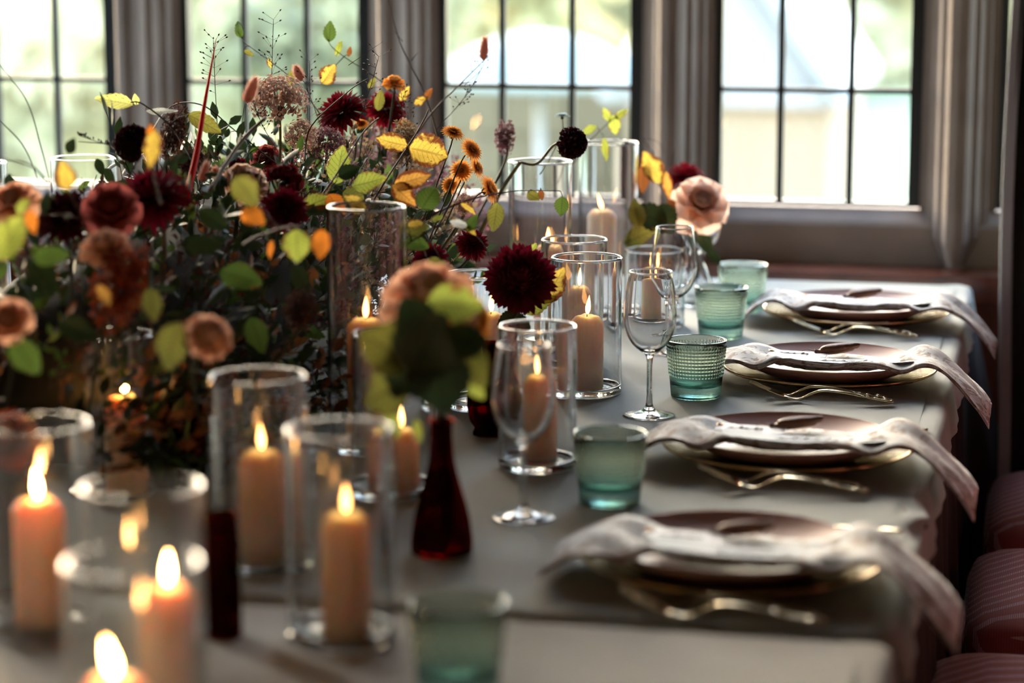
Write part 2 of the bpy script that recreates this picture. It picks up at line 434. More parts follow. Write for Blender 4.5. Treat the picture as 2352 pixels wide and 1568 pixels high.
# tan garden wall behind the third light, long low
gw = ob('garden_wall', None, None, (0, 0, 0), kind='structure')
gx0, gx1 = Wd(1000, 300, 20.6).x, Wd(1640, 300, 20.6).x; gz1 = Wd(1300, 205, 20.6).z
xx = gx0
bm_ = MB().box((0, 0, 0), (.58, .5, .38)).m('stone', M_TAN, False)
for r in range(6):
    for c in range(int((gx1 - gx0) / .6) + 1):
        ob('stone', bm_, gw, (gx0 + c * .6 + (r % 2) * .3, 20.6 + rnd.uniform(-.02, .02), gz1 - .4 * (r + 1)))
MB().box((gx0, 20.66, GZ), (gx1 + .3, 21.0, gz1 - .01)).build('core', M_TAN, gw, False)
# round pale garden canopy
pc = Wd(1240, 130, 15.5); cz = Wd(1240, 72, 15.5).z; R_ = abs(Wd(1490, 72, 15.5).x - pc.x)
cn = empty('garden_parasol', (pc.x, 15.5, GZ), 'large pale round garden parasol standing on the lawn outside', 'parasol')
zt = cz - GZ
MB().lathe([(0, zt)] + [(R_ * u, zt - (.05 * u + .42 * u ** 2.2) * R_ * .9) for u in (.2, .4, .6, .8, 1)] + [(R_, zt - .49 * R_), (R_ * .8, zt - .36 * R_), (R_*.4, zt - .16 * R_), (0, zt - .05)], 24).build('canopy', pmat('canopy', (.24,.29,.29), .9), cn)
MB().tube([(0, 0, 0), (0, 0, zt - .04)], .03, 8).build('pole', M_SLATE, cn)
MB().lathe([(0, 0), (.3, 0), (.3, .08), (.05, .12), (0, .12)], 16).build('base', M_SLATE, cn)

M_TREES = [petalmat('tree leaf a', (.46,.42,.24), (.46,.42,.24), .45), petalmat('tree leaf b', (.56,.53,.38), (.56,.53,.38), .45), petalmat('tree leaf c', (.70,.62,.40), (.70,.62,.40), .45), petalmat('tree leaf d', (.32,.32,.20), (.32,.32,.20), .4)]
M_BARK = pmat('bark', (.14,.1,.07), .9)
def leafcloud(centers, rads, n, size, seed, mat, name='foliage'):
    g = np.random.default_rng(seed); V = np.zeros((n, 4, 3)); c = np.array(centers); r = np.array(rads)
    idx = g.integers(0, len(c), n); d = g.normal(size=(n, 3)); d /= np.linalg.norm(d, axis=1)[:, None]
    p = c[idx] + d * (r[idx] * g.uniform(.55, 1.05, n))[:, None]
    a = g.normal(size=(n, 3)); a /= np.linalg.norm(a, axis=1)[:, None]; b = np.cross(a, g.normal(size=(n, 3))); b /= np.linalg.norm(b, axis=1)[:, None]
    s = (size * g.uniform(.6, 1.3, n))[:, None]
    V[:, 0] = p - a * s; V[:, 1] = p + b * s * .5; V[:, 2] = p + a * s; V[:, 3] = p - b * s * .5
    m = bpy.data.meshes.new(name); m.vertices.add(n * 4); m.vertices.foreach_set('co', V.reshape(-1))
    m.loops.add(n * 4); m.loops.foreach_set('vertex_index', np.arange(n * 4)); m.polygons.add(n)
    m.polygons.foreach_set('loop_start', np.arange(0, n * 4, 4)); m.polygons.foreach_set('loop_total', np.full(n, 4))
    m.materials.append(mat); m.update(); m.validate(); return m
TREES = [  # px, py of crown centre, Y, crown radius, colour, label
    (60, 60, 30, 2.6, 1, 'pale green rounded tree beyond the window at the far end of the flowers'),
    (330, 250, 36, 2.4, 2, 'yellowing low tree behind the first stone mullion'),
    (520, 30, 27, 1.9, 1, 'pale grey-green tree seen through the second window light'),
    (700, 330, 33, 2.0, 2, 'low golden bush on the lawn behind the beige dried hydrangea'),
    (800, 80, 24, 1.5, 3, 'blue-green tree beside the second stone mullion'),
    (1060, 60, 40, 3.4, 0, 'olive tree behind the pale garden parasol'),
    (1420, 30, 34, 2.6, 3, 'grey-green tree above the tan garden wall'),
    (2010, 60, 30, 2.7, 1, 'soft green tree just past the gable of the lodge'),
    (2230, 180, 34, 2.5, 0, 'olive green tree outside beside the curtain'),
    (1960, 330, 38, 1.6, 3, 'dark low shrub at the edge of the gravel beyond the lodge'),
]
for i, (px, py, Y0, R, mi, lab) in enumerate(TREES):
    Y = (26, 36, 31, 41, 23, 47, 53, 60, 67, 74)[i]; R *= Y / Y0
    c = Wd(px, py, Y); t = empty('garden_tree', (c.x, Y, GZ), lab, 'tree', 'trees in the garden outside')
    cc = []; rr = []
    for k in range(9):
        cc.append((rnd.uniform(-.7, .7) * R, rnd.uniform(-.7, .7) * R, c.z - GZ + rnd.uniform(-.6, .6) * R)); rr.append(R * rnd.uniform(.35, .6))
    o = ob('foliage', leafcloud(cc, rr, 2600, .10 * R, 100 + i, M_TREES[mi]), t, kind='stuff')
    MB().tube([(0, 0, 0), (.05, 0, max(.3, c.z - GZ - R * .4)), (0, .05, c.z - GZ + R*.3)], [.16, .1, .04], 7).build('trunk', M_BARK, t)
hz = MB()
hedge = empty('garden_hedge', (Wd(500, 200, 84).x, 84, GZ), 'long clipped green hedge closing the garden far outside', 'hedge')
MB().box((-24, 0, 0), (40, 1.6, 3.4)).build('core', M_TREES[3], hedge, False)
cc = [(x_ * 1.06 - 24, .8, z_) for x_ in range(60) for z_ in (.8, 2.1, 3.2)]
ob('foliage', leafcloud(cc, [1.05] * len(cc), 7000, .2, 55, M_TREES[0]), hedge, kind='stuff')

# ================================================================ CURTAIN
ct = empty('window_curtain', (0, 0, 0), 'dark green-black full-length curtain with a pale lining edge, by the window', 'curtain')
def drape(x0, x1, y, z0, z1, amp, per, n, ph=0, lean=0):
    V = []; F = []; nz_ = 24
    for j in range(nz_ + 1):
        z = z0 + (z1 - z0) * j / nz_; ww = 1 + .12 * math.sin(z * 2.2 + ph)
        for i in range(n + 1):
            u = i / n; x = x0 + (x1 - x0) * u + lean * (1 - j / nz_) + .006 * math.sin(z * 5 + ph)
            V.append((x, y + amp * ww * math.sin(u * 2 * PI * (x1 - x0) / per + ph + .25 * math.sin(z * 3)), z))
    for j in range(nz_):
        for i in range(n):
            a = j*(n+1)+i; F.append((a, a+1, a+n+2, a+n+1))
    return V, F
xc = ray_y(2319, 500, 4.62).x
V, F = drape(xc + .008, xc + .62, 4.62, .03, 2.5, .035, .12, 90)
o = MB().add(V, F).build('cloth', pmat('curtain', (.022,.026,.02), .95), ct); md = o.modifiers.new('s', 'SOLIDIFY'); md.thickness = .004
V, F = drape(xc - .010, xc + .012, 4.615, .03, 2.5, .004, .12, 6)
o = MB().add(V, F).build('lining_edge', pmat('lining', (.48,.52,.55), .9), ct); tag(o, label='pale blue-grey lining edge'); md = o.modifiers.new('s', 'SOLIDIFY'); md.thickness = .003
MB().tube([(xc - .1, 4.62, 2.53), (xc + .8, 4.62, 2.53)], .014, 10).build('rod', M_IRON, ct)

# ================================================================ TABLES AND CLOTHS
XE = -.124; XW = -1.90
YE = 4.70
ys = ray_z(1500, 1432, TZ).y
M_TWOOD = pmat('table wood', (.12,.06,.03), .5)
def table(y0, y1, label):
    t = empty('banquet_table', ((XE + XW) / 2, (y0 + y1) / 2, 0), label, 'table')
    hx, hy = (XE - XW) / 2 - .012, (y1 - y0) / 2 - .012
    MB().box((-hx, -hy, TZ - .035), (hx, hy, TZ - .006)).build('tabletop', M_TWOOD, t, False)
    for sx in (-1, 1):
        for sy in (-1, 1):
            x_, y_ = sx * (hx - .08), sy * (hy - .08)
            MB().box((x_ - .03, y_ - .03, 0), (x_ + .03, y_ + .03, TZ - .035)).build('leg', M_TWOOD, t, False)
def cloth(y0, y1, mat, label, drop=.055, near=False, top=TZ, under=False):
    """flat sheet, rolled edge, hanging skirt with soft folds; the far outer corner flares"""
    V = []; F = []
    nx, ny = 60, 90
    # perimeter skirt as rings around the rounded rectangle
    x0, x1 = XW + (.004 if under else 0), XE - (.004 if under else 0)
    TZ = top
    r = .018
    ring = []
    def seg(a, b, n): return [(a[0] + (b[0]-a[0])*i/n, a[1] + (b[1]-a[1])*i/n) for i in range(n)]
    cor = .03
    pts = []
    def arc(cx, cy_, a0):
        return [(cx + cor*math.cos(a0 + PI/2*i/5), cy_ + cor*math.sin(a0 + PI/2*i/5)) for i in range(5)]
    pts += seg((x1, y0 + cor), (x1, y1 - cor), 110) + arc(x1 - cor, y1 - cor, 0)
    pts += seg((x1 - cor, y1), (x0 + cor, y1), 60) + arc(x0 + cor, y1 - cor, PI/2)
    pts += seg((x0, y1 - cor), (x0, y0 + cor), 110) + arc(x0 + cor, y0 + cor, PI)
    pts += seg((x0 + cor, y0), (x1 - cor, y0), 60) + arc(x1 - cor, y0 + cor, -PI/2)
    n = len(pts); c = Vector(((x0+x1)/2, (y0+y1)/2))
    P = [Vector(p) for p in pts]; nor = []
    for i in range(n):
        t = (P[(i+1) % n] - P[i-1]).normalized(); nor.append(Vector((t.y, -t.x)))
    levels = [(-.03, TZ), (-.012, TZ + .0005), (-.003, TZ - .002), (0, TZ - .008)]
    for k in range(1, 12): levels.append((0, TZ - .008 - (drop - .008) * k / 11))
    for li, (off, z) in enumerate(levels):
        q = max(0, (TZ - z) / drop)
        for i in range(n):
            p = P[i]; seam = near and p.y > y1 - .02 or (not near and p.y < y0 + .02)
            fold = (.018 if under else .003) / .018 * (.018 * math.sin(i * .55) + .010 * math.sin(i * 1.31 + 1)) * q * (0 if seam else 1)
            flare = 0
            if under and not near: flare = .16 * max(0, nor[i].x) * q * math.exp(-((p - Vector((x1, y1))).length / .12) ** 2)
            o_ = off + (.012 * q if not seam else -.004 * q) + fold + flare
            pp = p + nor[i] * o_
            rip = 0
            if li <= 3 and abs(p.x - x1) < .04:
                rip = -.007 * math.exp(-((p.y - 2.86) / .035) ** 2) - .005 * math.exp(-((p.y - 2.74) / .03) ** 2) + .002 * math.sin(p.y * 23)
                pp = pp + nor[i] * (.012 * math.sin((p.y - 2.8) * 38) * math.exp(-((p.y - 2.8) / .11) ** 2))
            V.append((pp.x, pp.y, z + rip))
    for li in range(len(levels) - 1):
        for i in range(n):
            a, b = li*n+i, li*n+(i+1) % n
            F.append((a, a+n, b+n, b))
    F.append(tuple(range(n)))
    o = MB().add(V, F).build('shade_skirt' if under else 'tablecloth', mat, None, label=label, cat='tablecloth')
    return o
table(.55, ys - .02, 'wooden banquet table under the nearer linen cloth')
table(ys + .02, YE, 'wooden banquet table under the linen cloth that reaches the window wall')
M_SHADE_SKIRT = pmat('shade-coloured skirt', (.022,.012,.009), .95)  # added skirt; the table side's shade is put into its dark colour
cloth(ys + .022, YE - .004, M_SHADE_SKIRT, 'shade-coloured skirt added below the linen at the window end', .66, top=TZ - .004, under=True)
cloth(.55, ys - .022, M_SHADE_SKIRT, 'shade-coloured skirt added below the linen of the nearer table', .66, near=True, top=TZ - .004, under=True)
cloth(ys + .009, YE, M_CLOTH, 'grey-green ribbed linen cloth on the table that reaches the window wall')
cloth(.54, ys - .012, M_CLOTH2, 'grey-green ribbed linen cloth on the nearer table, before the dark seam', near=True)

# ================================================================ CHAIRS
def seatmat():
    m, nt, out = newmat('striped pink upholstery'); N = nt.nodes.new; L = nt.links.new
    tc = N('ShaderNodeTexCoord'); sp = N('ShaderNodeSeparateXYZ'); L(tc.outputs['Object'], sp.inputs[0])
    def mth(op, a, b=None, c=None):
        n = N('ShaderNodeMath'); n.operation = op
        for i, v in enumerate((a, b, c)):
            if v is None: continue
            if isinstance(v, (int, float)): n.inputs[i].default_value = v
            else: L(v, n.inputs[i])
        return n.outputs[0]
    # stripes run across the seat (along x); coordinate = y + drop down the front
    t = mth('SUBTRACT', sp.outputs[1], sp.outputs[2])
    s = mth('FRACT', mth('MULTIPLY', t, 30.0))
    line = mth('LESS_THAN', mth('ABSOLUTE', mth('SUBTRACT', s, .5)), .16)
    dsh = mth('GREATER_THAN', mth('SINE', mth('MULTIPLY', sp.outputs[0], 2200)), -.4)
    stripe = mth('MULTIPLY', line, dsh)
    wv = mth('MULTIPLY_ADD', mth('SINE', mth('MULTIPLY', sp.outputs[0], 1700)), .25, .75)
    mx = N('ShaderNodeMix'); mx.data_type = 'RGBA'; mx.inputs[6].default_value = (.30,.07,.07,1); mx.inputs[7].default_value = (.60,.42,.50,1); L(stripe, mx.inputs[0])
    m2 = N('ShaderNodeMix'); m2.data_type = 'RGBA'; m2.blend_type = 'MULTIPLY'; m2.inputs[0].default_value = .6; L(mx.outputs[2], m2.inputs[6]); L(wv, m2.inputs[7])
    b = N('ShaderNodeBsdfPrincipled'); b.inputs['Roughness'].default_value = .9; b.inputs['Sheen Weight'].default_value = .3
    L(m2.outputs[2], b.inputs['Base Color']); L(b.outputs[0], out.inputs[0]); return m
M_SEAT = seatmat()
def rounded_seat(w_, d_, h, r=.05):
    V = []; F = []; rows = [(-.0, 0), (0, h*.25), (0, h*.6), (.008, h*.85), (.03, h), (.09, h + .018), (.17, h + .024)]
    n = 48
    for off, z in rows:
        for k in range(n):
            a = 2*PI*k/n; c, s = math.cos(a), math.sin(a); e = .28
            x = (abs(c) ** e) * (1 if c > 0 else -1) * (w_/2 - off); y = (abs(s) ** e) * (1 if s > 0 else -1) * (d_/2 - off)
            V.append((x, y, z))
    for j in range(len(rows)-1):
        for k in range(n): F.append((j*n+k, j*n+(k+1) % n, (j+1)*n+(k+1) % n, (j+1)*n+k))
    F.append(tuple((len(rows)-1)*n+k for k in range(n))); F.append(tuple(reversed(range(n))))
    return V, F
def chair(x, y, label):
    t = empty('dining_chair', (x, y, 0), label, 'chair', 'pink striped chairs along the table')
    V, F = rounded_seat(.44, .50, .085)
    o = MB().add(V, F).build('seat', M_SEAT, t, loc=(0, 0, .375))
    MB().box((-.2, -.22, .325), (.2, .22, .375)).build('seat_frame', M_TWOOD, t, False)
    for sx in (-1, 1):
        for sy in (-1, 1):
            top = 1.0 if sx > 0 else .325
            MB().tube([(sx*.18, sy*.20, .325), (sx*.185, sy*.205, 0)], [.019, .014], 8).build('leg', M_TWOOD, t)
    for sy in (-1, 1):
        MB().tube([(.19, sy*.2, .33), (.22, sy*.2, .65), (.26, sy*.19, .98)], .016, 8).build('back_post', M_TWOOD, t)
    pr = [(-.18, -.022, .57), (.18, -.022, .57), (.20, -.026, .62), (.20, -.026, .88), (.17, -.022, .95), (-.17, -.022, .95), (-.20, -.026, .88), (-.20, -.026, .62)]
    V = [(.222 + (z - .6) * .10 + dx, y, z) for dx in (-.03, .03) for y, _, z in pr] + [(.222 + .016 - .062, 0, .76), (.222 + .016 + .062, 0, .76)]
    F = [(i, (i+1) % 8, (i+1) % 8 + 8, i + 8) for i in range(8)] + [(16, (i+1) % 8, i) for i in range(8)] + [(17, i + 8, (i+1) % 8 + 8) for i in range(8)]
    MB().add(V, F).build('backrest', M_SEAT, t, False)
    return t
chair(.145, 4.17, 'pink striped upholstered chair at the far place setting, by the curtain')
chair(.128, 3.60, 'pink striped upholstered chair next in line after the one by the curtain')
chair(.085, 3.02, 'pink striped upholstered chair drawn closest in under the table edge')
chair(.105, 2.42, 'pink striped upholstered chair at the blurred near place setting')

# ================================================================ PLACE SETTINGS
def smooth_prof(P, n=4):
    return [(max(0, v.x), v.y) for v in [Vector((p.x, p.y)) for p in catmull([Vector((a, b, 0)) for a, b in P], n)]]
def hammered(mb, amp, seed):
    g = random.Random(seed); out = []
    for v in mb.V:
        r = math.hypot(v[0], v[1]); a = math.atan2(v[1], v[0])
        k = amp * (math.sin(a*23 + 40*r) * math.sin(r*210 + 3*math.sin(a*5)) ) if .07 < r < .158 else 0
        out.append((v[0], v[1], v[2] + k))
    mb.V = out; return mb
CH_PROF = [(0, .004), (.09, .004), (.105, .0055), (.120, .0085), (.135, .0115), (.150, .0145), (.158, .0165), (.1605, .0170), (.1615, .0150), (.158, .0125), (.150, .0105), (.135, .0075), (.120, .0042), (.105, .0015), (.09, 0), (0, 0)]
def chargermat():
    m, nt, out = newmat('textured smoky glass'); N = nt.nodes.new; L = nt.links.new
    d = N('ShaderNodeBsdfDiffuse'); g = N('ShaderNodeBsdfGlossy'); t = N('ShaderNodeBsdfTransparent'); a = N('ShaderNodeMixShader'); b = N('ShaderNodeMixShader')
    tc = N('ShaderNodeTexCoord'); nz = N('ShaderNodeTexNoise'); nz.inputs['Scale'].default_value = 55; nz.inputs['Detail'].default_value = 3; nz.inputs['Distortion'].default_value = 1.2
    bp = N('ShaderNodeBump'); bp.inputs['Strength'].default_value = .8; bp.inputs['Distance'].default_value = .003
    L(tc.outputs['Object'], nz.inputs['Vector']); L(nz.outputs[0], bp.inputs['Height']); L(bp.outputs[0], g.inputs['Normal'])
    d.inputs[0].default_value = (.17,.145,.10,1); g.inputs[0].default_value = (.60,.56,.48,1); g.inputs['Roughness'].default_value = .22; t.inputs[0].default_value = (.80,.72,.58,1)
    a.inputs[0].default_value = .12; b.inputs[0].default_value = .5
    L(d.outputs[0], a.inputs[1]); L(g.outputs[0], a.inputs[2]); L(a.outputs[0], b.inputs[1]); L(t.outputs[0], b.inputs[2]); L(b.outputs[0], out.inputs[0]); return m
M_CHARGER = chargermat()
mch = hammered(MB().lathe(smooth_prof(CH_PROF, 2), 96), .0012, 1).m('charger_plate', M_CHARGER)
mrim = MB().lathe([(.1602, .0180), (.1628, .0185), (.1642, .0170), (.1632, .0150), (.1605, .0148)], 96, close=True).m('gilt_rim', M_GOLDRIM)
PL_PROF = [(0, .008), (.085, .008), (.100, .0095), (.115, .0145), (.127, .0205), (.1335, .0245), (.1352, .0262), (.1362, .0255), (.1355, .0235), (.128, .0165), (.115, .0095), (.100, .004), (.085, .001), (.075, 0), (0, 0.001)]
mpl = MB().lathe(smooth_prof(PL_PROF, 2), 96).m('dinner_plate', M_PLATE)

def napkinmat():
    m, nt, out = newmat('block printed linen'); N = nt.nodes.new; L = nt.links.new
    tc = N('ShaderNodeTexCoord')
    vo = N('ShaderNodeTexVoronoi'); vo.inputs['Scale'].default_value = 34; vo.feature = 'F1'
    nz = N('ShaderNodeTexNoise'); nz.inputs['Scale'].default_value = 38; nz.inputs['Detail'].default_value = 5; nz.inputs['Distortion'].default_value = 1.6
    L(tc.outputs['Object'], vo.inputs['Vector']); L(tc.outputs['Object'], nz.inputs['Vector'])
    r1 = N('ShaderNodeValToRGB'); r1.color_ramp.elements[0].position = .50; r1.color_ramp.elements[1].position = .56
    r1.color_ramp.elements[0].color = (.73,.76,.79,1); r1.color_ramp.elements[1].color = (.36,.30,.27,1); L(nz.outputs[0], r1.inputs[0])
    r2 = N('ShaderNodeValToRGB'); r2.color_ramp.elements[0].position = .18; r2.color_ramp.elements[1].position = .24
    r2.color_ramp.elements[0].color = (.75,.55,.55,1); r2.color_ramp.elements[1].color = (1,1,1,1); L(vo.outputs[0], r2.inputs[0])
    mx = N('ShaderNodeMix'); mx.data_type = 'RGBA'; mx.blend_type = 'MULTIPLY'; mx.inputs[0].default_value = .7; L(r1.outputs[0], mx.inputs[6]); L(r2.outputs[0], mx.inputs[7])
    b = N('ShaderNodeBsdfPrincipled'); b.inputs['Roughness'].default_value = .85; b.inputs['Sheen Weight'].default_value = .2
    t = N('ShaderNodeBsdfTranslucent'); ms = N('ShaderNodeMixShader'); ms.inputs[0].default_value = .12
    L(mx.outputs[2], b.inputs['Base Color']); L(mx.outputs[2], t.inputs[0]); L(b.outputs[0], ms.inputs[1]); L(t.outputs[0], ms.inputs[2]); L(ms.outputs[0], out.inputs[0])
    return m
M_NAP = napkinmat()
def napkin(loc, seed, label):
    """a strip folded in three, laid across the plate: over both rims, outer end past the table edge"""
    g = random.Random(seed); nx, ny = 64, 14; W = .158
    prof = catmull([(-.200, 0, .009), (-.188, 0, .017), (-.172, 0, .030), (-.150, 0, .040), (-.128, 0, .0415), (-.100, 0, .033), (-.065, 0, .0265), (-.02, 0, .0235), (.03, 0, .0235), (.07, 0, .0275), (.100, 0, .0345),
                    (.128, 0, .0430), (.150, 0, .0405), (.175, 0, .026), (.200, 0, .006), (.222, 0, -.016), (.236, 0, -.036)], 5)
    n = len(prof); ph = g.uniform(0, 6)
    def layer(top, inset, w0, w1, cut0, cut1):
        V = []; F = []; rows = prof[cut0:n - cut1]
        for i, p in enumerate(rows):
            u = i / (len(rows) - 1)
            for j in range(ny + 1):
                v = w0 + (w1 - w0) * j / ny
                out = max(0, abs(p.x) - .10) / .14
                y = v * W + .006 * math.sin(p.x * 30 + ph) + .03 * max(0, p.x - .12) * (-1.5) + .02 * max(0, -p.x - .12) * -1.0
                dome = .0 if abs(p.x) > .14 else 0
                # follow the round rim: away from the diameter the rim is met sooner
                yy = y + LOCY; rr = math.hypot(p.x, yy)
                base = p.z
                if abs(p.x) < .14:
                    rim = .0125 + .008 + max(0, min(rr, .1345) - .095) / .04 * .0165 - max(0, rr - .139) * .3
                    wx = min(1, max(0, (abs(p.x) - .085) / .05)); wx = wx * wx * (3 - 2 * wx)
                    base = (rim + .0070) * (1 - wx) + base * wx
                z = base + top + .0035 * math.sin(p.x * 55 + v * 9 + ph) * (1 if abs(p.x) > .08 else .3) + .004 * math.sin(v * 14 + p.x * 20) * out
                z += -.014 * out * (v + .5 > .9) * 0
                V.append((p.x, y, z))
        m_ = len(rows)
        for i in range(m_ - 1):
            for j in range(ny):
                a = i*(ny+1)+j; F.append((a, a+ny+1, a+ny+2, a+1))
        return V, F
    LOCY = -.049
    root = empty('napkin', loc, label, 'napkin', 'block printed napkins')
    for k, (top, w0, w1, c0, c1) in enumerate(((0.0, -.5, .5, 1, 0), (.0019, -.49, .5, 0, 1), (.0038, -.495, .48, 2, 1))):
        V, F = layer(top, 0, w0, w1, c0, c1)
        o = MB().add(V, F).build('folded_layer', M_NAP, root, loc=(0, LOCY, 0))
        md = o.modifiers.new('s', 'SOLIDIFY'); md.thickness = .0012; md.offset = 1
    return root
M_CARD = pmat('pale blue card', (.46,.52,.60), .8)
M_CARD2 = pmat('white tag', (.72,.74,.80), .6)
M_INK = pmat('white ink', (.92,.93,.95), .6)
M_POD = pmat('brown seed pod', (.13,.045,.022), .45, noise=(.20,.075,.035), noise_scale=60, bump=.6, bscale=120)
def script_word(seed, n, h, L_):
    """handwritten looped letters as raised strokes"""
    g = random.Random(seed); pts = []; x = 0
    for i in range(n):
        k = g.choice((0, 0, 1, 1, 2)); s = L_ / n
        if k == 0: P = [(0, 0), (.5, .45), (.3, .5), (.2, .1), (.7, 0)]
        elif k == 1: P = [(0, 0), (.6, .7), (.55, 1.15), (.35, 1.0), (.45, .2), (.8, 0)]
        else: P = [(0, 0), (.3, .5), (.45, 0), (.6, .45), (.8, 0)]
        pts += [Vector(((x + a) * s + b * h * .35, b * h, .0006)) for a, b in P]; x += 1
    return MB().tube(catmull(pts, 4), .00055, 4)
def menu_card(loc, seed, label):
    t = empty('menu_card', loc, label, 'card', 'menu cards on the napkins')
    V = []; F = []; nx = 12
    for i in range(nx + 1):
        x = -.105 + .21 * i / nx; z = .007 * (2 * i / nx - 1) ** 2
        V += [(x, -.035, z + .006), (x, .035, z), (x, .035, z + .0008), (x, -.035, z + .0068)]
    for i in range(nx):
        for k in range(4): F.append((i*4+k, i*4+(k+1) % 4, (i+1)*4+(k+1) % 4, (i+1)*4+k))
    F += [(0, 3, 2, 1), (nx*4, nx*4+1, nx*4+2, nx*4+3)]
    MB().add(V, F).build('card', M_CARD, t, False)
    w_ = script_word(seed, 9, .016, .125); w_.xf(Matrix.Translation((-.035, -.018, .0062)))
    w_.build('lettering', M_INK, t)
    return t
def place_tag(loc, seed, rz, label):
    t = empty('name_tag', loc, label, 'tag', 'name tags with seed pods', rz)
    V = [(-.045, -.016, 0), (.045, -.016, 0), (.045, .016, .002), (-.045, .016, .002)]
    V += [(x, y, z + .0009) for x, y, z in V]
    MB().add(V, [(0,3,2,1), (4,5,6,7), (0,1,5,4), (1,2,6,5), (2,3,7,6), (3,0,4,7)]).build('card', M_CARD2, t, False)
    w_ = script_word(seed, 5, .009, .05); w_.xf(Matrix.Translation((-.03, -.006, .0022))); w_.build('lettering', pmat('ink', (.12,.1,.12), .6), t)
    MB().tube([(-.043 + .004*math.cos(a), .008 + .004*math.sin(a), .003) for a in [i*PI/5 for i in range(11)]], .0008, 5).build('eyelet', M_GOLDRIM, t)
    return t
def pod(loc, rz, label):
    P = catmull([(-.058, 0, .006), (-.044, 0, .006), (-.03, .001, .008), (0, .002, .0105), (.03, .001, .014), (.055, -.001, .020)], 5)
    n = len(P); R = [.0016 + .0085 * max(0, math.sin(PI * max(0, (i / (n-1) - .14) / .86))) ** .7 * (1 if i / (n-1) > .14 else 0) for i in range(n)]
    R = [max(r, .0042 if i < 3 else .0026) for i, r in enumerate(R)]; R[-1] = .0008
    mb = MB().tube(P, R, 10); mb.V = [(x, y, z + .0012 * math.sin(math.atan2(y, z - .01) * 5)) for x, y, z in mb.V]
    o = mb.build('seed_pod', M_POD, None, loc=loc, label=label, cat='seed pod', group='seed pods on the name tags'); o.rotation_euler = (0, 0, rz); o.scale = (.62, .8, .8)
    MB().tube(catmull([(-.056, 0, .006), (-.075, .004, .009), (-.088, .002, .006)], 5), .0007, 5).build('stem', M_POD, o)
    return o

def fork_mesh():
    """head and handle with the flowing side profile; x runs from the tines (-) to the handle end (+)"""
    path = catmull([(-.100, 0, .0215), (-.075, 0, .012), (-.052, 0, .0045), (-.040, 0, .004), (-.026, 0, .010), (-.008, 0, .0165), (.02, 0, .0155), (.06, 0, .0095), (.100, 0, .0045)], 5)
    def hz(x):
        for a, b in zip(path, path[1:]):
            if a.x <= x <= b.x: return a.z + (b.z - a.z) * (x - a.x) / max(1e-9, b.x - a.x)
        return path[-1].z if x > 0 else path[0].z
    mb = MB()
    xs = [-.062 + .162 * i / 46 for i in range(47)]; V = []; F = []
    def hw(x):
        if x < -.050: return .0115
        if x < -.034: return .0115 + (.0032 - .0115) * (x + .050) / .016
        if x < .045: return .0028 + .0006 * (x + .034) / .08
        q = (x - .045) / .055
        return .0036 + .0062 * math.sin(min(1, q * 1.12) * PI / 2) + .0009 * math.sin(q * 22)
    for x in xs:
        a = hw(x); z = hz(x); th = .0016 if x < -.03 else .0023; b_ = .0008 * math.sin((x - .045) * 500) if x > .045 else 0
        V += [(x, -a, z), (x, -a*.55, z + th + b_), (x, 0, z + th * .75), (x, a*.55, z + th + b_), (x, a, z), (x, 0, z - th * .6)]
    n = len(xs)
    for i in range(n - 1):
        for k in range(6): F.append((i*6+k, i*6+(k+1) % 6, (i+1)*6+(k+1) % 6, (i+1)*6+k))
    F += [tuple(range(5, -1, -1)), tuple((n-1)*6+k for k in range(6))]
    mb.add(V, F)
    tines = MB()
    for k in range(4):
        y = -.0093 + k * .0062
        tines.tube([(x, y * (1.0 - (x + .062) * 0), hz(x) + .0004) for x in (-.0625, -.072, -.082, -.092, -.100)], [.0018, .0015, .0013, .0011, .0005], 6)
    return mb.m('dinner_fork', M_GOLD), tines, hz
FORK, _t, _hz = fork_mesh()
TINE = []
for k in range(4):
    y = -.0093 + k * .0062
    TINE.append(MB().tube([(x, y, _hz(x) + .0004) for x in (-.0625, -.072, -.082, -.092, -.100)], [.0019, .0016, .0014, .0011, .0005], 6).m('tine', M_GOLD))
SCROLL = MB()
for s in (-1, 1):
    SCROLL.tube(catmull([(.055, s*.003, .0118), (.066, s*.0062, .0110), (.078, s*.0078, .0092), (.090, s*.0070, .0078), (.097, s*.0030, .0072), (.091, s*.0012, .0080), (.086, s*.003, .0085)], 4), .0009, 5)
SCROLL = SCROLL.m('scroll_relief', M_GOLD)
def fork(x, y, rz, s, label):
    o = ob('dinner_fork', FORK, None, (x, y, TZ + .0012), label=label, cat='fork', group='gold forks beside the plates'); o.rotation_euler = (0, 0, rz); o.scale = (s, s, s)
    for t in TINE: ob('tine', t, o)
    ob('scroll_relief', SCROLL, o)
    return o
KN = MB()
def knife_mesh():
    V = []; F = []; xs = [-.115 + .215 * i / 50 for i in range(51)]
    for x in xs:
        if x < -.005:
            q = (x + .115) / .11; a0 = -.0095 * min(1, (q * 3 + .05)) ** .5; a1 = .008 * min(1, q * 6 + .05); th = .0007
        elif x < .012: a0, a1, th = -.0042, .0042, .0022
        else:
            q = (x - .012) / .088; a0, a1 = -(.0048 + .0040 * q + .0006 * math.sin(q*24)), .0048 + .0040 * q + .0006 * math.sin(q*24); th = .0034 - .0008*q
        V += [(x, a0, .0036), (x, (a0+a1)/2 - .002, .0036 + th), (x, (a0+a1)/2 + .002, .0036 + th), (x, a1, .0036), (x, (a0+a1)/2, .0036 - th)]
    n = len(xs)
    for i in range(n - 1):
        for k in range(5): F.append((i*5+k, i*5+(k+1) % 5, (i+1)*5+(k+1) % 5, (i+1)*5+k))
    F += [tuple(range(4, -1, -1)), tuple((n-1)*5+k for k in range(5))]
    return V, F
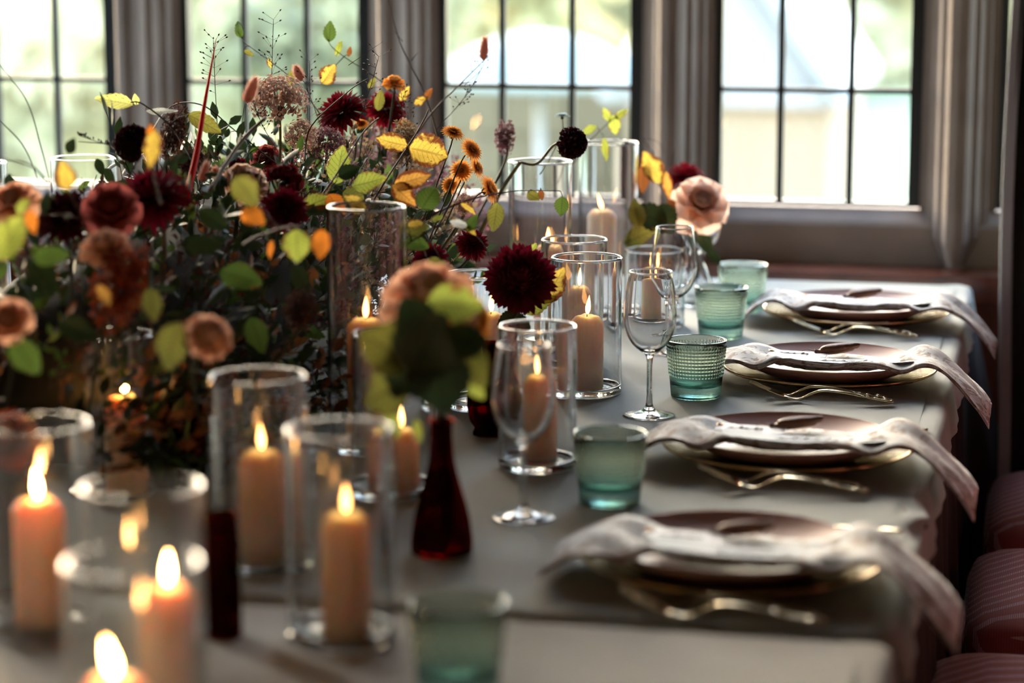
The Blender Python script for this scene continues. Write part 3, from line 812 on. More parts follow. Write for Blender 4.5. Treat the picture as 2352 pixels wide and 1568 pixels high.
V, F = knife_mesh(); cut = [f for f in F if all(V[i][0] < -.004 for i in f)]; hand = [f for f in F if f not in cut]
M_BLADE = MB().add(V, cut).m('blade', M_GOLD); M_HAND = MB().add(V, hand).m('dinner_knife', M_GOLD)
def knife(x, y, rz, label):
    o = ob('dinner_knife', M_HAND, None, (x, y, TZ), label=label, cat='knife', group='gold knives beside the plates'); o.rotation_euler = (0, 0, rz)
    ob('blade', M_BLADE, o); return o

CX = -.313
names = ['blurred near', 'second', 'sharply focused third', 'farthest']
SY = [2.530, 3.104, 3.677, 4.250]
desc = ['blurriest, nearest setting', 'second setting from the viewer', 'third setting, by the sharpest tumbler', 'last setting, by the window ledge']
for i, y in enumerate(SY):
    sx = CX + (0, 0, .004, .0)[i]
    o = ob('charger_plate', mch, None, (sx, y, TZ + .001), label='clear textured glass charger with a gilt rim, ' + desc[i], cat='charger', group='glass chargers'); ob('gilt_rim', mrim, o, label='gilt rim')
    o.rotation_euler = (0, 0, i * .7)
    ob('dinner_plate', mpl, None, (sx, y, TZ + .0065), label='dusty pink dinner plate on a charger, ' + desc[i], cat='plate', group='dusty pink plates')
    napkin((sx + .01, y, TZ), 10 + i, 'printed linen napkin draped over the plate, ' + desc[i])
    menu_card((sx + .028, y - .068, TZ + .0350), 20 + i, 'pale blue menu card with white script on the napkin, ' + desc[i])
    place_tag((sx - .047, y - .012, TZ + .0360), 30 + i, -.10, 'small white name tag on the napkin, ' + desc[i])
    pod((sx - .008 + .02, y + .006, TZ + .0355), .10 + .05 * i, 'brown dried seed pod lying on the name tag, ' + desc[i])
    fx = -.300 + (.0, .0, -.005, .0)[i]
    fork(fx - .005, y - .1765, .00, 1.0, 'gold fork lying closer to the charger, ' + desc[i])
    fork(fx + .010, y - .202, .02, .97, 'gold fork farther from the charger, ' + desc[i])
    knife(fx + .06, y + .190, .0, 'gold knife beyond the plate, ' + desc[i])

# ================================================================ GREEN TUMBLERS
def tumbler_mesh():
    H = .085; rb, rt = .0365, .0445; n = 432; nb = 54
    rows = []
    def rad(z): return rb + (rt - rb) * (z / H)
    zs = [0.0, .001] + [.002 + (.030 - .002) * k / 36 for k in range(37)] + [.0315] + [.0325 + (.078 - .0325) * k / 54 for k in range(55)] + [.0795, .082, .0845]
    V = []; F = []
    th = np.arange(n) * 2 * PI / n
    for z in zs:
        r = rad(z) * np.ones(n)
        if z <= 0: r -= .0015
        if .002 < z < .0300:
            r += .00050 * np.abs(np.sin(th * 54)) * abs(math.sin((z - .002) / .028 * PI * 12)) - .0003
        elif .0325 < z < .078:
            r += .00155 * (np.abs(np.sin(th * nb / 2)) ** .55) * abs(math.sin((z - .0325) / .0455 * PI * 9)) ** .55 - .0004
        elif .078 <= z: r += .0002
        V.append(np.stack([r * np.cos(th), r * np.sin(th), np.full(n, z)], 1))
    inner = [(rt - .0012, .0855), (rt - .0026, .0845), (rad(.06) - .0028, .06), (rad(.03) - .0030, .03), (rad(.02) - .0034, .021), (rad(.015) - .008, .0165), (.012, .015)]
    for r, z in inner: V.append(np.stack([r * np.cos(th), r * np.sin(th), np.full(n, z)], 1))
    m_ = len(V); V = np.concatenate(V).tolist()
    for j in range(m_ - 1):
        for k in range(n): F.append((j*n+k, j*n+(k+1) % n, (j+1)*n+(k+1) % n, (j+1)*n+k))
    F.append(tuple(reversed(range(n)))); F.append(tuple((m_-1)*n+k for k in range(n)))
    return V, F
def tumblermat():
    m, nt, out = newmat('teal pressed glass'); N = nt.nodes.new; L = nt.links.new
    tc = N('ShaderNodeTexCoord'); sp = N('ShaderNodeSeparateXYZ'); L(tc.outputs['Object'], sp.inputs[0])
    r = N('ShaderNodeMapRange'); r.inputs[1].default_value = .012; r.inputs[2].default_value = .045; L(sp.outputs[2], r.inputs[0])
    mx = N('ShaderNodeMix'); mx.data_type = 'RGBA'; mx.inputs[6].default_value = (.62,.82,.79,1); mx.inputs[7].default_value = (.87,.92,.87,1); L(r.outputs[0], mx.inputs[0])
    g = N('ShaderNodeBsdfGlass'); g.inputs['IOR'].default_value = 1.46; g.inputs['Roughness'].default_value = .01; L(mx.outputs[2], g.inputs[0]); L(g.outputs[0], out.inputs[0]); return m
V, F = tumbler_mesh(); mt = mesh('tumbler', V, F, tumblermat(), True)
for px, Z, lab in ((1704, 4.36, 'green pressed-glass tumbler farthest off, beside the wooden ledge'), (1655, 4.09, 'green pressed-glass tumbler second from the window, touching the far napkin'),
                   (1598, 3.575, 'sharply focused green tumbler of pressed beads beside the stemmed glass'), (1400, 2.925, 'green pressed-glass tumbler behind the nearest napkin, slightly blurred'),
                   (1052, 2.20, 'dark green tumbler cut by the bottom of the picture, very blurred')):
    o = ob('tumbler', mt, None, B(px, Z), label=lab, cat='tumbler', group='green tumblers'); o.rotation_euler = (0, 0, px * .01)

# ================================================================ STEMMED GLASSES
def wineglass():
    H = .207; W = .0375
    outer = [(0, .0), (.034, .0), (.0355, .0012), (.034, .0022), (.022, .0042), (.010, .0085), (.0052, .016), (.0040, .03), (.0038, .055), (.0042, .078), (.0065, .0875), (.014, .0935), (.0255, .104), (.0335, .120), (.0372, .140), (.0368, .160), (.0345, .180), (.0315, .198), (.0300, .2065)]
    inner = [(.0290, .2070), (.0286, .2062), (.0303, .198), (.0333, .180), (.0356, .160), (.0360, .140), (.0322, .1212), (.0242, .1062), (.0130, .0970), (0, .0945)]
    P = [Vector((a, b, 0)) for a, b in outer + inner]
    return MB().lathe([(max(0, p.x), p.y) for p in catmull(P, 4)], 72)
M_WG = glass('crystal', (.985,.985,.985), 0, 1.47)
wgm = wineglass().m('wine_glass', M_WG)
for px, Z, lab in ((1491, 3.435, 'sharply focused empty stemmed glass before the green bead tumbler'), (1546, 3.93, 'empty stemmed glass standing behind the focused one'),
                   (1202, 2.845, 'blurred empty stemmed glass in front of the low candle cylinder'), (1612, 4.52, 'empty stemmed glass almost at the window, behind the others')):
    ob('wine_glass', wgm, None, B(px, Z), label=lab, cat='wine glass', group='stemmed glasses')

# ================================================================ GLASS CYLINDERS AND CANDLES
def cylinder_vase(px, Z, dia, h, label, real=True):
    p = B(px, Z); R = dia / 2; t = .0035
    o = empty('glass_cylinder', p, label, 'glass cylinder', 'clear glass cylinders for candles', rnd.uniform(0, 3))
    n = 64
    def wob(mb, seed):
        g = random.Random(seed); a1, a2 = g.uniform(0, 6), g.uniform(0, 6)
        mb.V = [(x * (1 + .006 * math.sin(3*math.atan2(y, x) + z*22 + a1)), y * (1 + .006 * math.sin(2*math.atan2(y, x) + z*31 + a2)), z) for x, y, z in mb.V]
        return mb
    wall = MB().lathe([(R, .0127), (R, .016), (R, h*.25), (R, h*.5), (R, h*.75), (R, h - .004), (R, h - .002), (R - .0006, h - .0004), (R - t/2, h), (R - t + .0006, h - .0004),
        (R - t, h - .002), (R - t, h - .004), (R - t, h*.75), (R - t, h*.5), (R - t, h*.25), (R - t, .016), (R - t, .0127)], n, close=True)
    wob(wall, px).build('glass_wall', M_GLASS if real else M_VGLASS, o)
    MB().lathe([(0, 0), (R - .003, 0), (R - .0008, .0012), (R + .0002, .004), (R, .012), (R - t, .0125), (R - t - .002, .0095), (R - t - .008, .0082), (0, .0080)], n).build('glass_foot', M_GLASS, o, label='thick glass foot')
    return o
M_VGLASS2 = glass('rim glass', (.97,.98,.99), .02, 1.5)
def candle_mesh(r, h, seed):
    g = random.Random(seed)
    prof = [(0, 0), (r - .001, 0), (r, .001), (r, h * .3), (r, h * .6), (r, h - .016), (r, h - .0125), (r - .0004, h - .0112), (r * .93, h - .0085), (r * .72, h - .0022), (r * .55, h - .0006), (r * .42, h - .0004), (r * .30, h - .0022), (.0, h - .0030)]
    mb = MB().lathe(prof, 40); out = []
    for x, y, z in mb.V:
        a = math.atan2(y, x); k = 0
        if z > h - .013: k = .0009 * math.sin(3 * a + seed) + .0006 * math.sin(7 * a)
        out.append((x, y, z + k))
    mb.V = out; return mb
def flame_mesh(s=1):
    prof = [(0, 0), (.0018, .0012), (.0033, .005), (.0040, .009), (.0036, .014), (.0024, .020), (.0011, .025), (0, .029)]
    P = [Vector((a * s, b * s, 0)) for a, b in prof]
    mb = MB().lathe([(max(0, p.x), p.y) for p in catmull(P, 2)], 12)
    return mb
FL = flame_mesh(1.0).m('flame', M_FLAME)
WK = MB().tube([(0, 0, 0), (.0003, 0, .004), (.0012, 0, .0075)], .0008, 6).m('wick', M_WICK)
def candle(px, Z, h, dia, label, lean=0, base=.0083):
    p = B(px, Z); r = dia / 2
    o = candle_mesh(r, h - base, px).build('pillar_candle', M_WAX_WINLIT if px == 1381 else (M_WAX3 if Z > 3.3 else M_WAX_WARMLIT), None, loc=(p.x, p.y, TZ + base + .0005), label=label, cat='candle', group='lit pillar candles')
    ob('wick', WK, o, (0, 0, h - base - .0036)); f = ob('flame', FL, o, (.0006, 0, h - base + .0012)); f.rotation_euler = (rnd.uniform(-.05, .05), lean, 0)
    return o
VASES = [
 (1346, 3.60, .105, .205, 1347, 3.60, .117, .050, 'in sharp focus beside the stemmed glass'),
 (1318, 3.84, .105, .200, 1325, 3.86, .121, .050, 'directly behind the sharply focused one'),
 (1240, 4.02, .105, .305, 1258, 4.06, .160, .050, 'tall, under the dark drooping scabious flower'),
 (1395, 4.30, .105, .310, 1381, 4.30, .190, .052, 'tall, closest to the window'),
 (1502, 4.20, .105, .135, 1497, 4.20, .100, .050, 'short, seen through the focused stemmed glass'),
 (846, 3.22, .105, .325, 842, 3.22, .175, .049, 'tall, against the middle of the flowers'),
 (785, 2.365, .105, .210, 797, 2.36, .127, .048, 'blurred, standing beside the amber bottle'),
 (600, 2.64, .105, .210, 605, 2.64, .127, .050, 'blurred, under the peach carnation'),
 (340, 2.13, .105, .210, 392, 2.12, .123, .050, 'very blurred, behind the closest one'),
 (100, 2.39, .105, .210, 97, 2.39, .134, .050, 'blurred, at the picture edge'),
 (318, 1.90, .105, .205, 272, 1.86, .125, .050, 'cut by the picture bottom'),
 (1105, 3.50, .105, .195, 1128, 3.50, .137, .045, 'half hidden behind the big burgundy chrysanthemum'),
 (1234, 3.11, .100, .185, 1240, 3.13, .117, .045, 'behind the blurred stemmed glass'),
 (905, 2.97, .100, .200, 922, 2.97, .080, .046, 'hidden behind the amber bottle'),
 (205, 3.92, .105, .320, 205, 3.94, .150, .050, 'tall, across the flowers by the twigs'),
 (-45, 3.85, .105, .320, -45, 3.85, .150, .050, 'tall, cut by the picture edge beyond the flowers'),
 (262, 2.96, .105, .200, 292, 2.94, .127, .050, 'half buried under the flowers'),
]
for i, (px, Z, d, h, cpx, cZ, ch, cd, lab) in enumerate(VASES):
    cylinder_vase(px, Z, d, h, 'clear glass candle cylinder ' + lab, real=i not in (8, 9, 10, 16, 14, 15))
    candle(cpx, cZ, ch, cd, 'lit peach pillar candle in the cylinder ' + lab.replace(' and its leaves', ''), lean=(.10, .05, 0, -.28, 0, .03, 0, -.05, .02, -.08, -.22)[i] if i < 11 else 0)

# ================================================================ FLOWERS
class PB:
    """petals and leaves: vertices with a (along, across) coordinate"""
    def __init__(s): s.V = []; s.F = []; s.U = []
    def add(s, V, F, U, M=None):
        n = len(s.V)
        s.V += [tuple(M @ Vector(v)) for v in V] if M else [tuple(v) for v in V]
        s.F += [tuple(i + n for i in f) for f in F]; s.U += U; return s
    def m(s, name, mat):
        me = mesh(name, s.V, s.F, mat); uv = me.uv_layers.new(name='UV')
        li = np.zeros(len(me.loops), dtype=np.int32); me.loops.foreach_get('vertex_index', li)
        uv.data.foreach_set('uv', np.array(s.U, dtype=np.float32)[li].reshape(-1)); return me
def petal(L, W, e0=.3, curl=-.6, cup=.25, nl=5, nw=4, shape=.7, point=0, ruf=0, seed=0, base=.25, twist=0):
    """petal in local space: root at the origin, growing along +Y, up +Z; e0 elevation, curl bends it over its length"""
    g = random.Random(seed); V = []; F = []; U = []; y = z = 0; a = e0
    for i in range(nl + 1):
        u = i / nl
        wv = (base + (1 - base) * math.sin(min(1, u / shape) * PI / 2)) * (1 if u < shape else math.sqrt(max(0, 1 - ((u - shape) / (1 - shape)) ** 2)) * (1 - point * (u - shape) / (1 - shape) * .6))
        wv = max(wv, .06) * W / 2
        for j in range(nw + 1):
            v = 2 * j / nw - 1
            x = v * wv; q = cup * v * v * wv
            rz = ruf * (u ** 1.5) * math.sin(v * 7 + g.uniform(-.6, .6) + i * 1.3) * W * .12
            # push cup along the petal's local normal
            V.append((x + twist * z * .2, y - math.sin(a) * (q + rz), z + math.cos(a) * (q + rz))); U.append((u, abs(v)))
        y += math.cos(a) * L / nl; z += math.sin(a) * L / nl; a += curl / nl
    for i in range(nl):
        for j in range(nw):
            b = i*(nw+1)+j; F.append((b, b+1, b+nw+2, b+nw+1))
    return V, F, U
def leafshape(L, W, seed=0, bend=.5, fold=.25, serr=.06, tip=1.0, nl=14):
    g = random.Random(seed); V = []; F = []; U = []; nw = 3; a = 0; y = z = 0
    for i in range(nl + 1):
        u = i / nl
        wv = math.sin(PI * min(1, u ** .8 * 1.0)) ** .75 if 0 < u < 1 else .02
        if u > .6: wv *= 1 - (u - .6) * .35 * tip
        se = 1 + (serr if i % 2 else -serr) * (1 if 0 < i < nl else 0)
        for j in range(-nw, nw + 1):
            v = j / nw; x = v * wv * W / 2 * (se if abs(j) == nw else 1)
            q = fold * abs(x) + .05 * W * math.sin(u * 9 + v * 2 + seed) * v * v
            V.append((x, y - math.sin(a) * q + (.02 * L if abs(j) == nw and i % 2 else 0), z + math.cos(a) * q)); U.append((u, abs(v)))
        y += math.cos(a) * L / nl; z += math.sin(a) * L / nl; a += bend / nl * math.cos(seed + u * 2)
    k = 2 * nw + 1
    for i in range(nl):
        for j in range(k - 1):
            b = i*k+j; F.append((b, b+1, b+k+1, b+k))
    return V, F, U
def frame_to(n, spin=0):
    n = Vector(n).normalized(); return n.to_track_quat('Z', 'Y').to_matrix().to_4x4() @ Matrix.Rotation(spin, 4, 'Z')
TOCAM = -cf
def fdir(a=0, b=0, toward=1.0):
    """a direction: toward the viewer, tilted a to the right and b upward"""
    return (TOCAM * toward + cr * a + cu * b).normalized()

LM = {
 'lime': leafmat('leaf lime', (.34,.40,.07), (.22,.12,.03), browning=.5),
 'yellow': leafmat('leaf yellow', (.62,.44,.08), (.14,.04,.015), browning=.95),
 'gold': leafmat('leaf gold', (.66,.34,.07), (.16,.04,.015), browning=1.05),
 'orange': leafmat('leaf orange', (.62,.20,.025), (.15,.04,.015), browning=.35),
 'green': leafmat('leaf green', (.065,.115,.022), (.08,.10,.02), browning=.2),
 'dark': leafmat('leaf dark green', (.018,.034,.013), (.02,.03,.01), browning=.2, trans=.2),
 'brown': leafmat('leaf brown', (.20,.07,.02), (.08,.03,.015), browning=.5),
 'olive': leafmat('leaf olive', (.17,.17,.035), (.10,.07,.02), browning=.35),
 'pale': leafmat('leaf pale', (.52,.55,.18), (.3,.26,.08), browning=.25),
 'white': leafmat('leaf silver', (.62,.68,.70), (.4,.4,.35), browning=.1),
}
M_TWIG = pmat('twig', (.045,.018,.014), .7)
M_GSTEM = pmat('green stem', (.16,.16,.07), .6)
M_DSTEM = pmat('dark stem', (.035,.04,.02), .7)
LEAFCACHE = {}
def leaf_mesh(col, variant, ratio):
    k = (col, variant, ratio)
    if k not in LEAFCACHE:
        V, F, U = leafshape(1, ratio, variant, bend=(.7, -.6, 1.1, .2)[variant % 4], fold=(.18, .35, .05, .25)[variant % 4])
        LEAFCACHE[k] = PB().add(V, F, U).m('leaf', LM[col])
    return LEAFCACHE[k]
def leaf(px, py, Z, size, ang, col, parent=None, ratio=.7, tilt=(0, 0), var=None, name='leaf', roll=0):
    """a leaf whose base-to-tip runs at image angle ang (degrees, 0 = right, 90 = up), centred at px,py; size in photo px"""
    L = size * Z / FPX; a = math.radians(ang)
    d = (cr * math.cos(a) + cu * math.sin(a) + TOCAM * tilt[0]).normalized()
    n = (TOCAM + cu * .35 + (cr * -math.sin(a) + cu * math.cos(a)) * tilt[1]).normalized(); n = (n - d * n.dot(d)).normalized(); x = d.cross(n)
    c = Q(px, py, Z) - d * L * .5
    M = Matrix(((x.x, d.x, n.x, c.x), (x.y, d.y, n.y, c.y), (x.z, d.z, n.z, c.z), (0, 0, 0, 1))) @ Matrix.Scale(L, 4)
    v = var if var is not None else rnd.randrange(4)
    o = ob(name, leaf_mesh(col, v, ratio), parent, mw=M)
    return o
def branch(pts, r0, r1, leaves, label, cat='branch', mat=None, name='leafy_branch', group=None, n=5, sub=()):
    """pts: (px, py, Z). leaves: tuples for leaf(); each with a fine petiole to the closest twig point"""
    P = catmull([Q(*p) for p in pts], 6); N = len(P)
    mb = MB().tube(P, [r0 + (r1 - r0) * i / (N - 1) for i in range(N)], n)
    for s in sub:
        S = catmull([Q(*p) for p in s], 4); mb.tube(S, [r1 * 1.1 + (r1 * .4 - r1 * 1.1) * i / (len(S)-1) for i in range(len(S))], 4)
        P = P + S
    for lf in leaves:
        px, py, Z, size, ang = lf[:5]; a = math.radians(ang); L = size * Z / FPX
        b = Q(px, py, Z) - (cr * math.cos(a) + cu * math.sin(a)) * L * .49
        q = min(P, key=lambda p: (p - b).length)
        if (q - b).length < .12: mb.tube([q, q.lerp(b, .5) + Vector((0, 0, .003)), b], [.0009, .0007, .0006], 4)
    o = mb.build(name, mat or M_TWIG, None, label=label, cat=cat, group=group)
    for lf in leaves:
        leaf(*lf[:6], parent=o, **(lf[6] if len(lf) > 6 else {}))
    return o

PM = {
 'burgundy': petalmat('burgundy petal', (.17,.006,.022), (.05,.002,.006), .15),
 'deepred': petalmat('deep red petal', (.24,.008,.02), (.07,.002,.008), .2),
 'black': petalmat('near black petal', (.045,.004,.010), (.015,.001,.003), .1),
 'dusty': petalmat('dusty rose petal', (.40,.11,.10), (.22,.02,.03), .25),
 'peach': petalmat('peach petal', (.80,.48,.34), (.70,.32,.15), .35),
 'blush': petalmat('blush petal', (.85,.66,.58), (.82,.48,.30), .4),
 'beige': petalmat('beige petal', (.80,.58,.46), (.60,.34,.24), .35),
 'orange': petalmat('orange petal', (.85,.42,.10), (.48,.11,.01), .35),
 'rust': petalmat('rust petal', (.32,.055,.015), (.16,.02,.008), .25),
 'hyd': petalmat('dried hydrangea', (.52,.34,.27), (.30,.17,.14), .3),
 'blue': petalmat('pale blue', (.55,.68,.74), (.30,.40,.36), .35),
 'mauve': petalmat('mauve', (.26,.12,.15), (.14,.06,.07), .3),
 'seed': petalmat('dried seed brown', (.10,.04,.03), (.05,.02,.015), .2),
 'straw': petalmat('straw', (.32,.24,.15), (.2,.13,.08), .3),
}
def make_bloom(kind, R, seed):
    """list of (name, PB, stuff?) in local space, axis +Z"""
    g = random.Random(seed); out = []
    if kind == 'rose':
        rings = [(5, .08, .66, .50, 1.45, .35, 1.3), (6, .16, .76, .62, 1.40, .15, 1.1), (5, .24, .82, .85, 1.30, -.2, .95), (6, .36, .92, .95, 1.10, -.6, .8), (7, .46, 1.0, 1.05, .75, -.9, .55), (6, .42, 1.05, 1.1, .30, -.9, .4)]
        for ri, (n, r0, L, W, e0, curl, cup) in enumerate(rings):
            for k in range(n):
                pb = PB(); V, F, U = petal(L*R, W*R, e0, curl + g.uniform(-.15, .15), cup, 6, 6, .72, ruf=.35 if ri > 2 else .1, seed=seed*50+ri*9+k, base=.5)
                ph = 2*PI*k/n + ri*.7 + g.uniform(-.1, .1)
                out.append(('petal', pb.add(V, F, U, Matrix.Rotation(ph, 4, 'Z') @ Matrix.Translation((0, r0*R*.55, -.30*R + .085*R*(5-ri)))), False))
        bud = PB(); mb = MB().lathe([(0, R*.42), (R*.10, R*.40), (R*.20, R*.30), (R*.26, R*.10), (R*.24, -R*.1), (0, -R*.3)], 14)
        mb.V = [(x + .04*R*math.sin(z*9/R), y + .04*R*math.cos(z*9/R), z) for x, y, z in mb.V]; bud.add(mb.V, mb.F, [(.55, 0)]*len(mb.V)); out.append(('bud', bud, False))
    elif kind == 'mumfew':
        N_ = 230
        for k in range(N_):
            t = (k + .5) / N_; po = 2.15 * t ** .62; ph = k * 2.39996 + g.uniform(-.1, .1)     # polar angle from the flower's axis
            V, F, U = petal(R * g.uniform(.46, .60), R * .155, PI/2 - po * .93 + g.uniform(-.12, .12), g.uniform(.2, 1.2) if po < 1.2 else g.uniform(-.4, .5), .6, 5, 2, .7, point=.5, seed=k, base=.55, twist=g.uniform(-.4, .4))
            M = Matrix.Rotation(ph, 4, 'Z') @ Matrix.Translation((0, R*.46*math.sin(po), R*.42*math.cos(po)))
            out.append(('petal', PB().add(V, F, U, M), False))
        core = PB(); mb = MB().lathe([(0, R*.56)] + [(R*.56*math.sin(a), R*.56*math.cos(a)) for a in (.3, .6, 1, 1.5, 2, 2.5)] + [(0, -R*.4)], 16); core.add(mb.V, mb.F, [(.5, 0)]*len(mb.V)); out.append(('core', core, False))
        for k in range(26):
            ph = k * 2.39996; r_ = R * .30 * math.sqrt((k + .5) / 26)
            V, F, U = petal(R*.34, R*.17, 1.35, .9, .6, 4, 2, .7, point=.5, seed=k, base=.5)
            out.append(('petal', PB().add(V, F, U, Matrix.Rotation(ph, 4, 'Z') @ Matrix.Translation((0, r_, R*.40))), False))
    elif kind in ('mum',):
        lay = 9; join = PB()
        for li in range(lay):
            q = li / (lay - 1); n = int(7 + 15 * q); e0 = 1.45 - 1.75 * q; L = R * (.45 + .58 * q ** .7); W = R * (.20 + .06 * q)
            for k in range(n):
                V, F, U = petal(L * g.uniform(.88, 1.1), W, e0 + g.uniform(-.1, .1), (.9 - 1.2 * q) * g.uniform(.6, 1.3), .55, 4, 2, .7, point=.8, seed=k, base=.45, twist=g.uniform(-.3, .3))
                M = Matrix.Rotation(2*PI*(k + .5*(li % 2))/n + g.uniform(-.09, .09), 4, 'Z') @ Matrix.Translation((0, R*(.03 + .16*q), R*.10*(1-q)))
                if kind == 'mumfew': out.append(('petal', PB().add(V, F, U, M), False))
                else: join.add(V, F, U, M)
        if kind == 'mum': out.append(('petals', join, True))
    elif kind == 'spray':                      # flat orange spray chrysanthemum
        join = PB()
        for li in range(5):
            q = li / 4; n = int(10 + 12*q)
            for k in range(n):
                V, F, U = petal(R*(.4 + .6*q)*g.uniform(.9, 1.05), R*.2, 1.2 - 1.1*q, -.2 - .3*q, .4, 3, 2, .75, seed=k, base=.6)
                join.add(V, F, U, Matrix.Rotation(2*PI*(k+.5*li)/n, 4, 'Z') @ Matrix.Translation((0, R*.1, 0)))
        out.append(('petals', join, True))
    elif kind == 'carnation':
        for li in range(5):
            n = (8, 9, 10, 10, 9)[li]; q = li / 4
            for k in range(n):
                V, F, U = petal(R*(.85+.20*q)*g.uniform(.85, 1.05), R*.80, 1.5 - 1.40*q, -.35, .25, 6, 8, .85, ruf=1.6, seed=seed+li*20+k, base=.18)
                out.append(('petal', PB().add(V, F, U, Matrix.Rotation(2*PI*k/n + li*.5, 4, 'Z') @ Matrix.Translation((0, .02*R, -.15*R))), False))
    elif kind == 'pom':                        # dark scabious ball
        join = PB()
        for k in range(230):
            zc = 1 - 1.55 * k / 230; ph = k * 2.39996; rr = math.sqrt(max(0, 1 - zc*zc))
            d = Vector((rr*math.cos(ph), rr*math.sin(ph), zc))
            V, F, U = petal(R*.42, R*.26, 1.35, -.9, .5, 3, 2, .6, point=.7, seed=k, base=.4)
            M = Matrix.Translation(d * R * .62) @ d.to_track_quat('Z', 'Y').to_matrix().to_4x4() @ Matrix.Rotation(g.uniform(0, 6), 4, 'Z')
            join.add(V, F, U, M)
        out.append(('petals', join, True))
        core = PB(); mb = MB().lathe([(0, R*.7)] + [(R*.7*math.sin(a), R*.7*math.cos(a)) for a in (.5, 1, 1.5, 2, 2.5)] + [(0, -R*.7)], 12); core.add(mb.V, mb.F, [(0, 0)]*len(mb.V)); out.append(('core', core, False))
    elif kind == 'crest':                      # amaranth / cockscomb: velvety fan of ruffles
        join = PB()
        for k in range(90):
            u = g.uniform(-1, 1); vv = g.uniform(-.35, .35)
            V, F, U = petal(R*.6, R*.5, 1.5 + g.uniform(-.5, .5), g.uniform(-.8, .8), .5, 4, 5, .8, ruf=2.2, seed=k, base=.4)
            join.add(V, F, U, Matrix.Translation((u*R*.9, vv*R, R*.35*(1-u*u) - .2*R)) @ Matrix.Rotation(u*-.8, 4, 'Y') @ Matrix.Rotation(g.uniform(0, 6), 4, 'Z'))
        out.append(('ruffles', join, True))
    elif kind == 'hydrangea':
        join = PB()
        for k in range(230):
            zc = g.uniform(-.3, 1); ph = g.uniform(0, 2*PI); rr = math.sqrt(max(0, 1-zc*zc)); d = Vector((rr*math.cos(ph), rr*math.sin(ph), zc))
            for f in range(4):
                V, F, U = petal(R*.125, R*.12, .25, g.uniform(-.3, .9), .3, 3, 2, .6, seed=k+f, base=.4)
                join.add(V, F, U, Matrix.Translation(d*R*g.uniform(.6, 1.05)) @ d.to_track_quat('Z', 'Y').to_matrix().to_4x4() @ Matrix.Rotation(f*PI/2 + k, 4, 'Z'))
        out.append(('florets', join, True))
        st = MB()
        for k in range(26):
            zc = g.uniform(0, 1); ph = g.uniform(0, 2*PI); rr = math.sqrt(max(0, 1-zc*zc)); st.tube([(0, 0, -.5*R), (rr*math.cos(ph)*R*.8, rr*math.sin(ph)*R*.8, zc*R*.8)], R*.012, 4)
        p = PB().add(st.V, st.F, [(0, 0)]*len(st.V)); out.append(('stalks', p, True))
    elif kind == 'cluster':                    # dense small rusty florets in a spike
        join = PB()
        for k in range(260):
            t = g.uniform(-1, 1); ph = g.uniform(0, 2*PI); w_ = (1 - .55*abs(t)**1.5) * .62
            d = Vector((math.cos(ph)*w_, math.sin(ph)*w_, t)); dn = Vector((d.x, d.y, d.z*.4 + .2)).normalized()
            for f in range(3):
                V, F, U = petal(R*.16, R*.13, .6, .5, .4, 2, 2, .6, seed=k, base=.5)
                join.add(V, F, U, Matrix.Translation(d*R*g.uniform(.35, 1.1)) @ dn.to_track_quat('Z', 'Y').to_matrix().to_4x4() @ Matrix.Rotation(f*2.1+k, 4, 'Z'))
        out.append(('florets', join, True))
    return out
def bloom(name, kind, mat, px, py, Z, dpx, axis, label, cat='flower', stem_to=None, group=None, seed=None, mat_stem=None, stem_r=.0022, bend=.3, squash=1):
    """one flower: Empty at the bloom, its petals, calyx and stem are parts. dpx = diameter in photo px"""
    R = dpx / 2 * Z / FPX; c = Q(px, py, Z); s = seed if seed is not None else int(px * 7 + py)
    e = ob(name, None, None, tuple(c), label=label, cat=cat, group=group); e.empty_display_size = .02
    M = frame_to(axis, s % 6)
    if squash != 1: M = M @ Matrix.Diagonal((1, squash, 1, 1))
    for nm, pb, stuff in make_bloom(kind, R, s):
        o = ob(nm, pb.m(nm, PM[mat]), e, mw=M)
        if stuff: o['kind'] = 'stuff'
    ax = Vector(axis).normalized(); dn = 0.35
    end = (Q(*stem_to) if stem_to else Vector((c.x * .6 + -1.15 * .4, c.y, .84))) - c
    p0 = -ax * R * .2; p1 = -ax * R * 1.2 + Vector((0, 0, -.01)); p2 = p1.lerp(end, .5) + Vector((0, 0, -abs(bend) * .02))
    MB().tube(catmull([p0, p1, p2, end], 5), stem_r, 6).build('stem', mat_stem or M_DSTEM, e)
    MB().lathe([(0, -.45*R), (R*.16, -.42*R), (R*.26, -.22*R), (R*.20, -.08*R), (0, -.05*R)], 10).xf(frame_to(axis)).build('calyx', M_DSTEM, e)
    return e

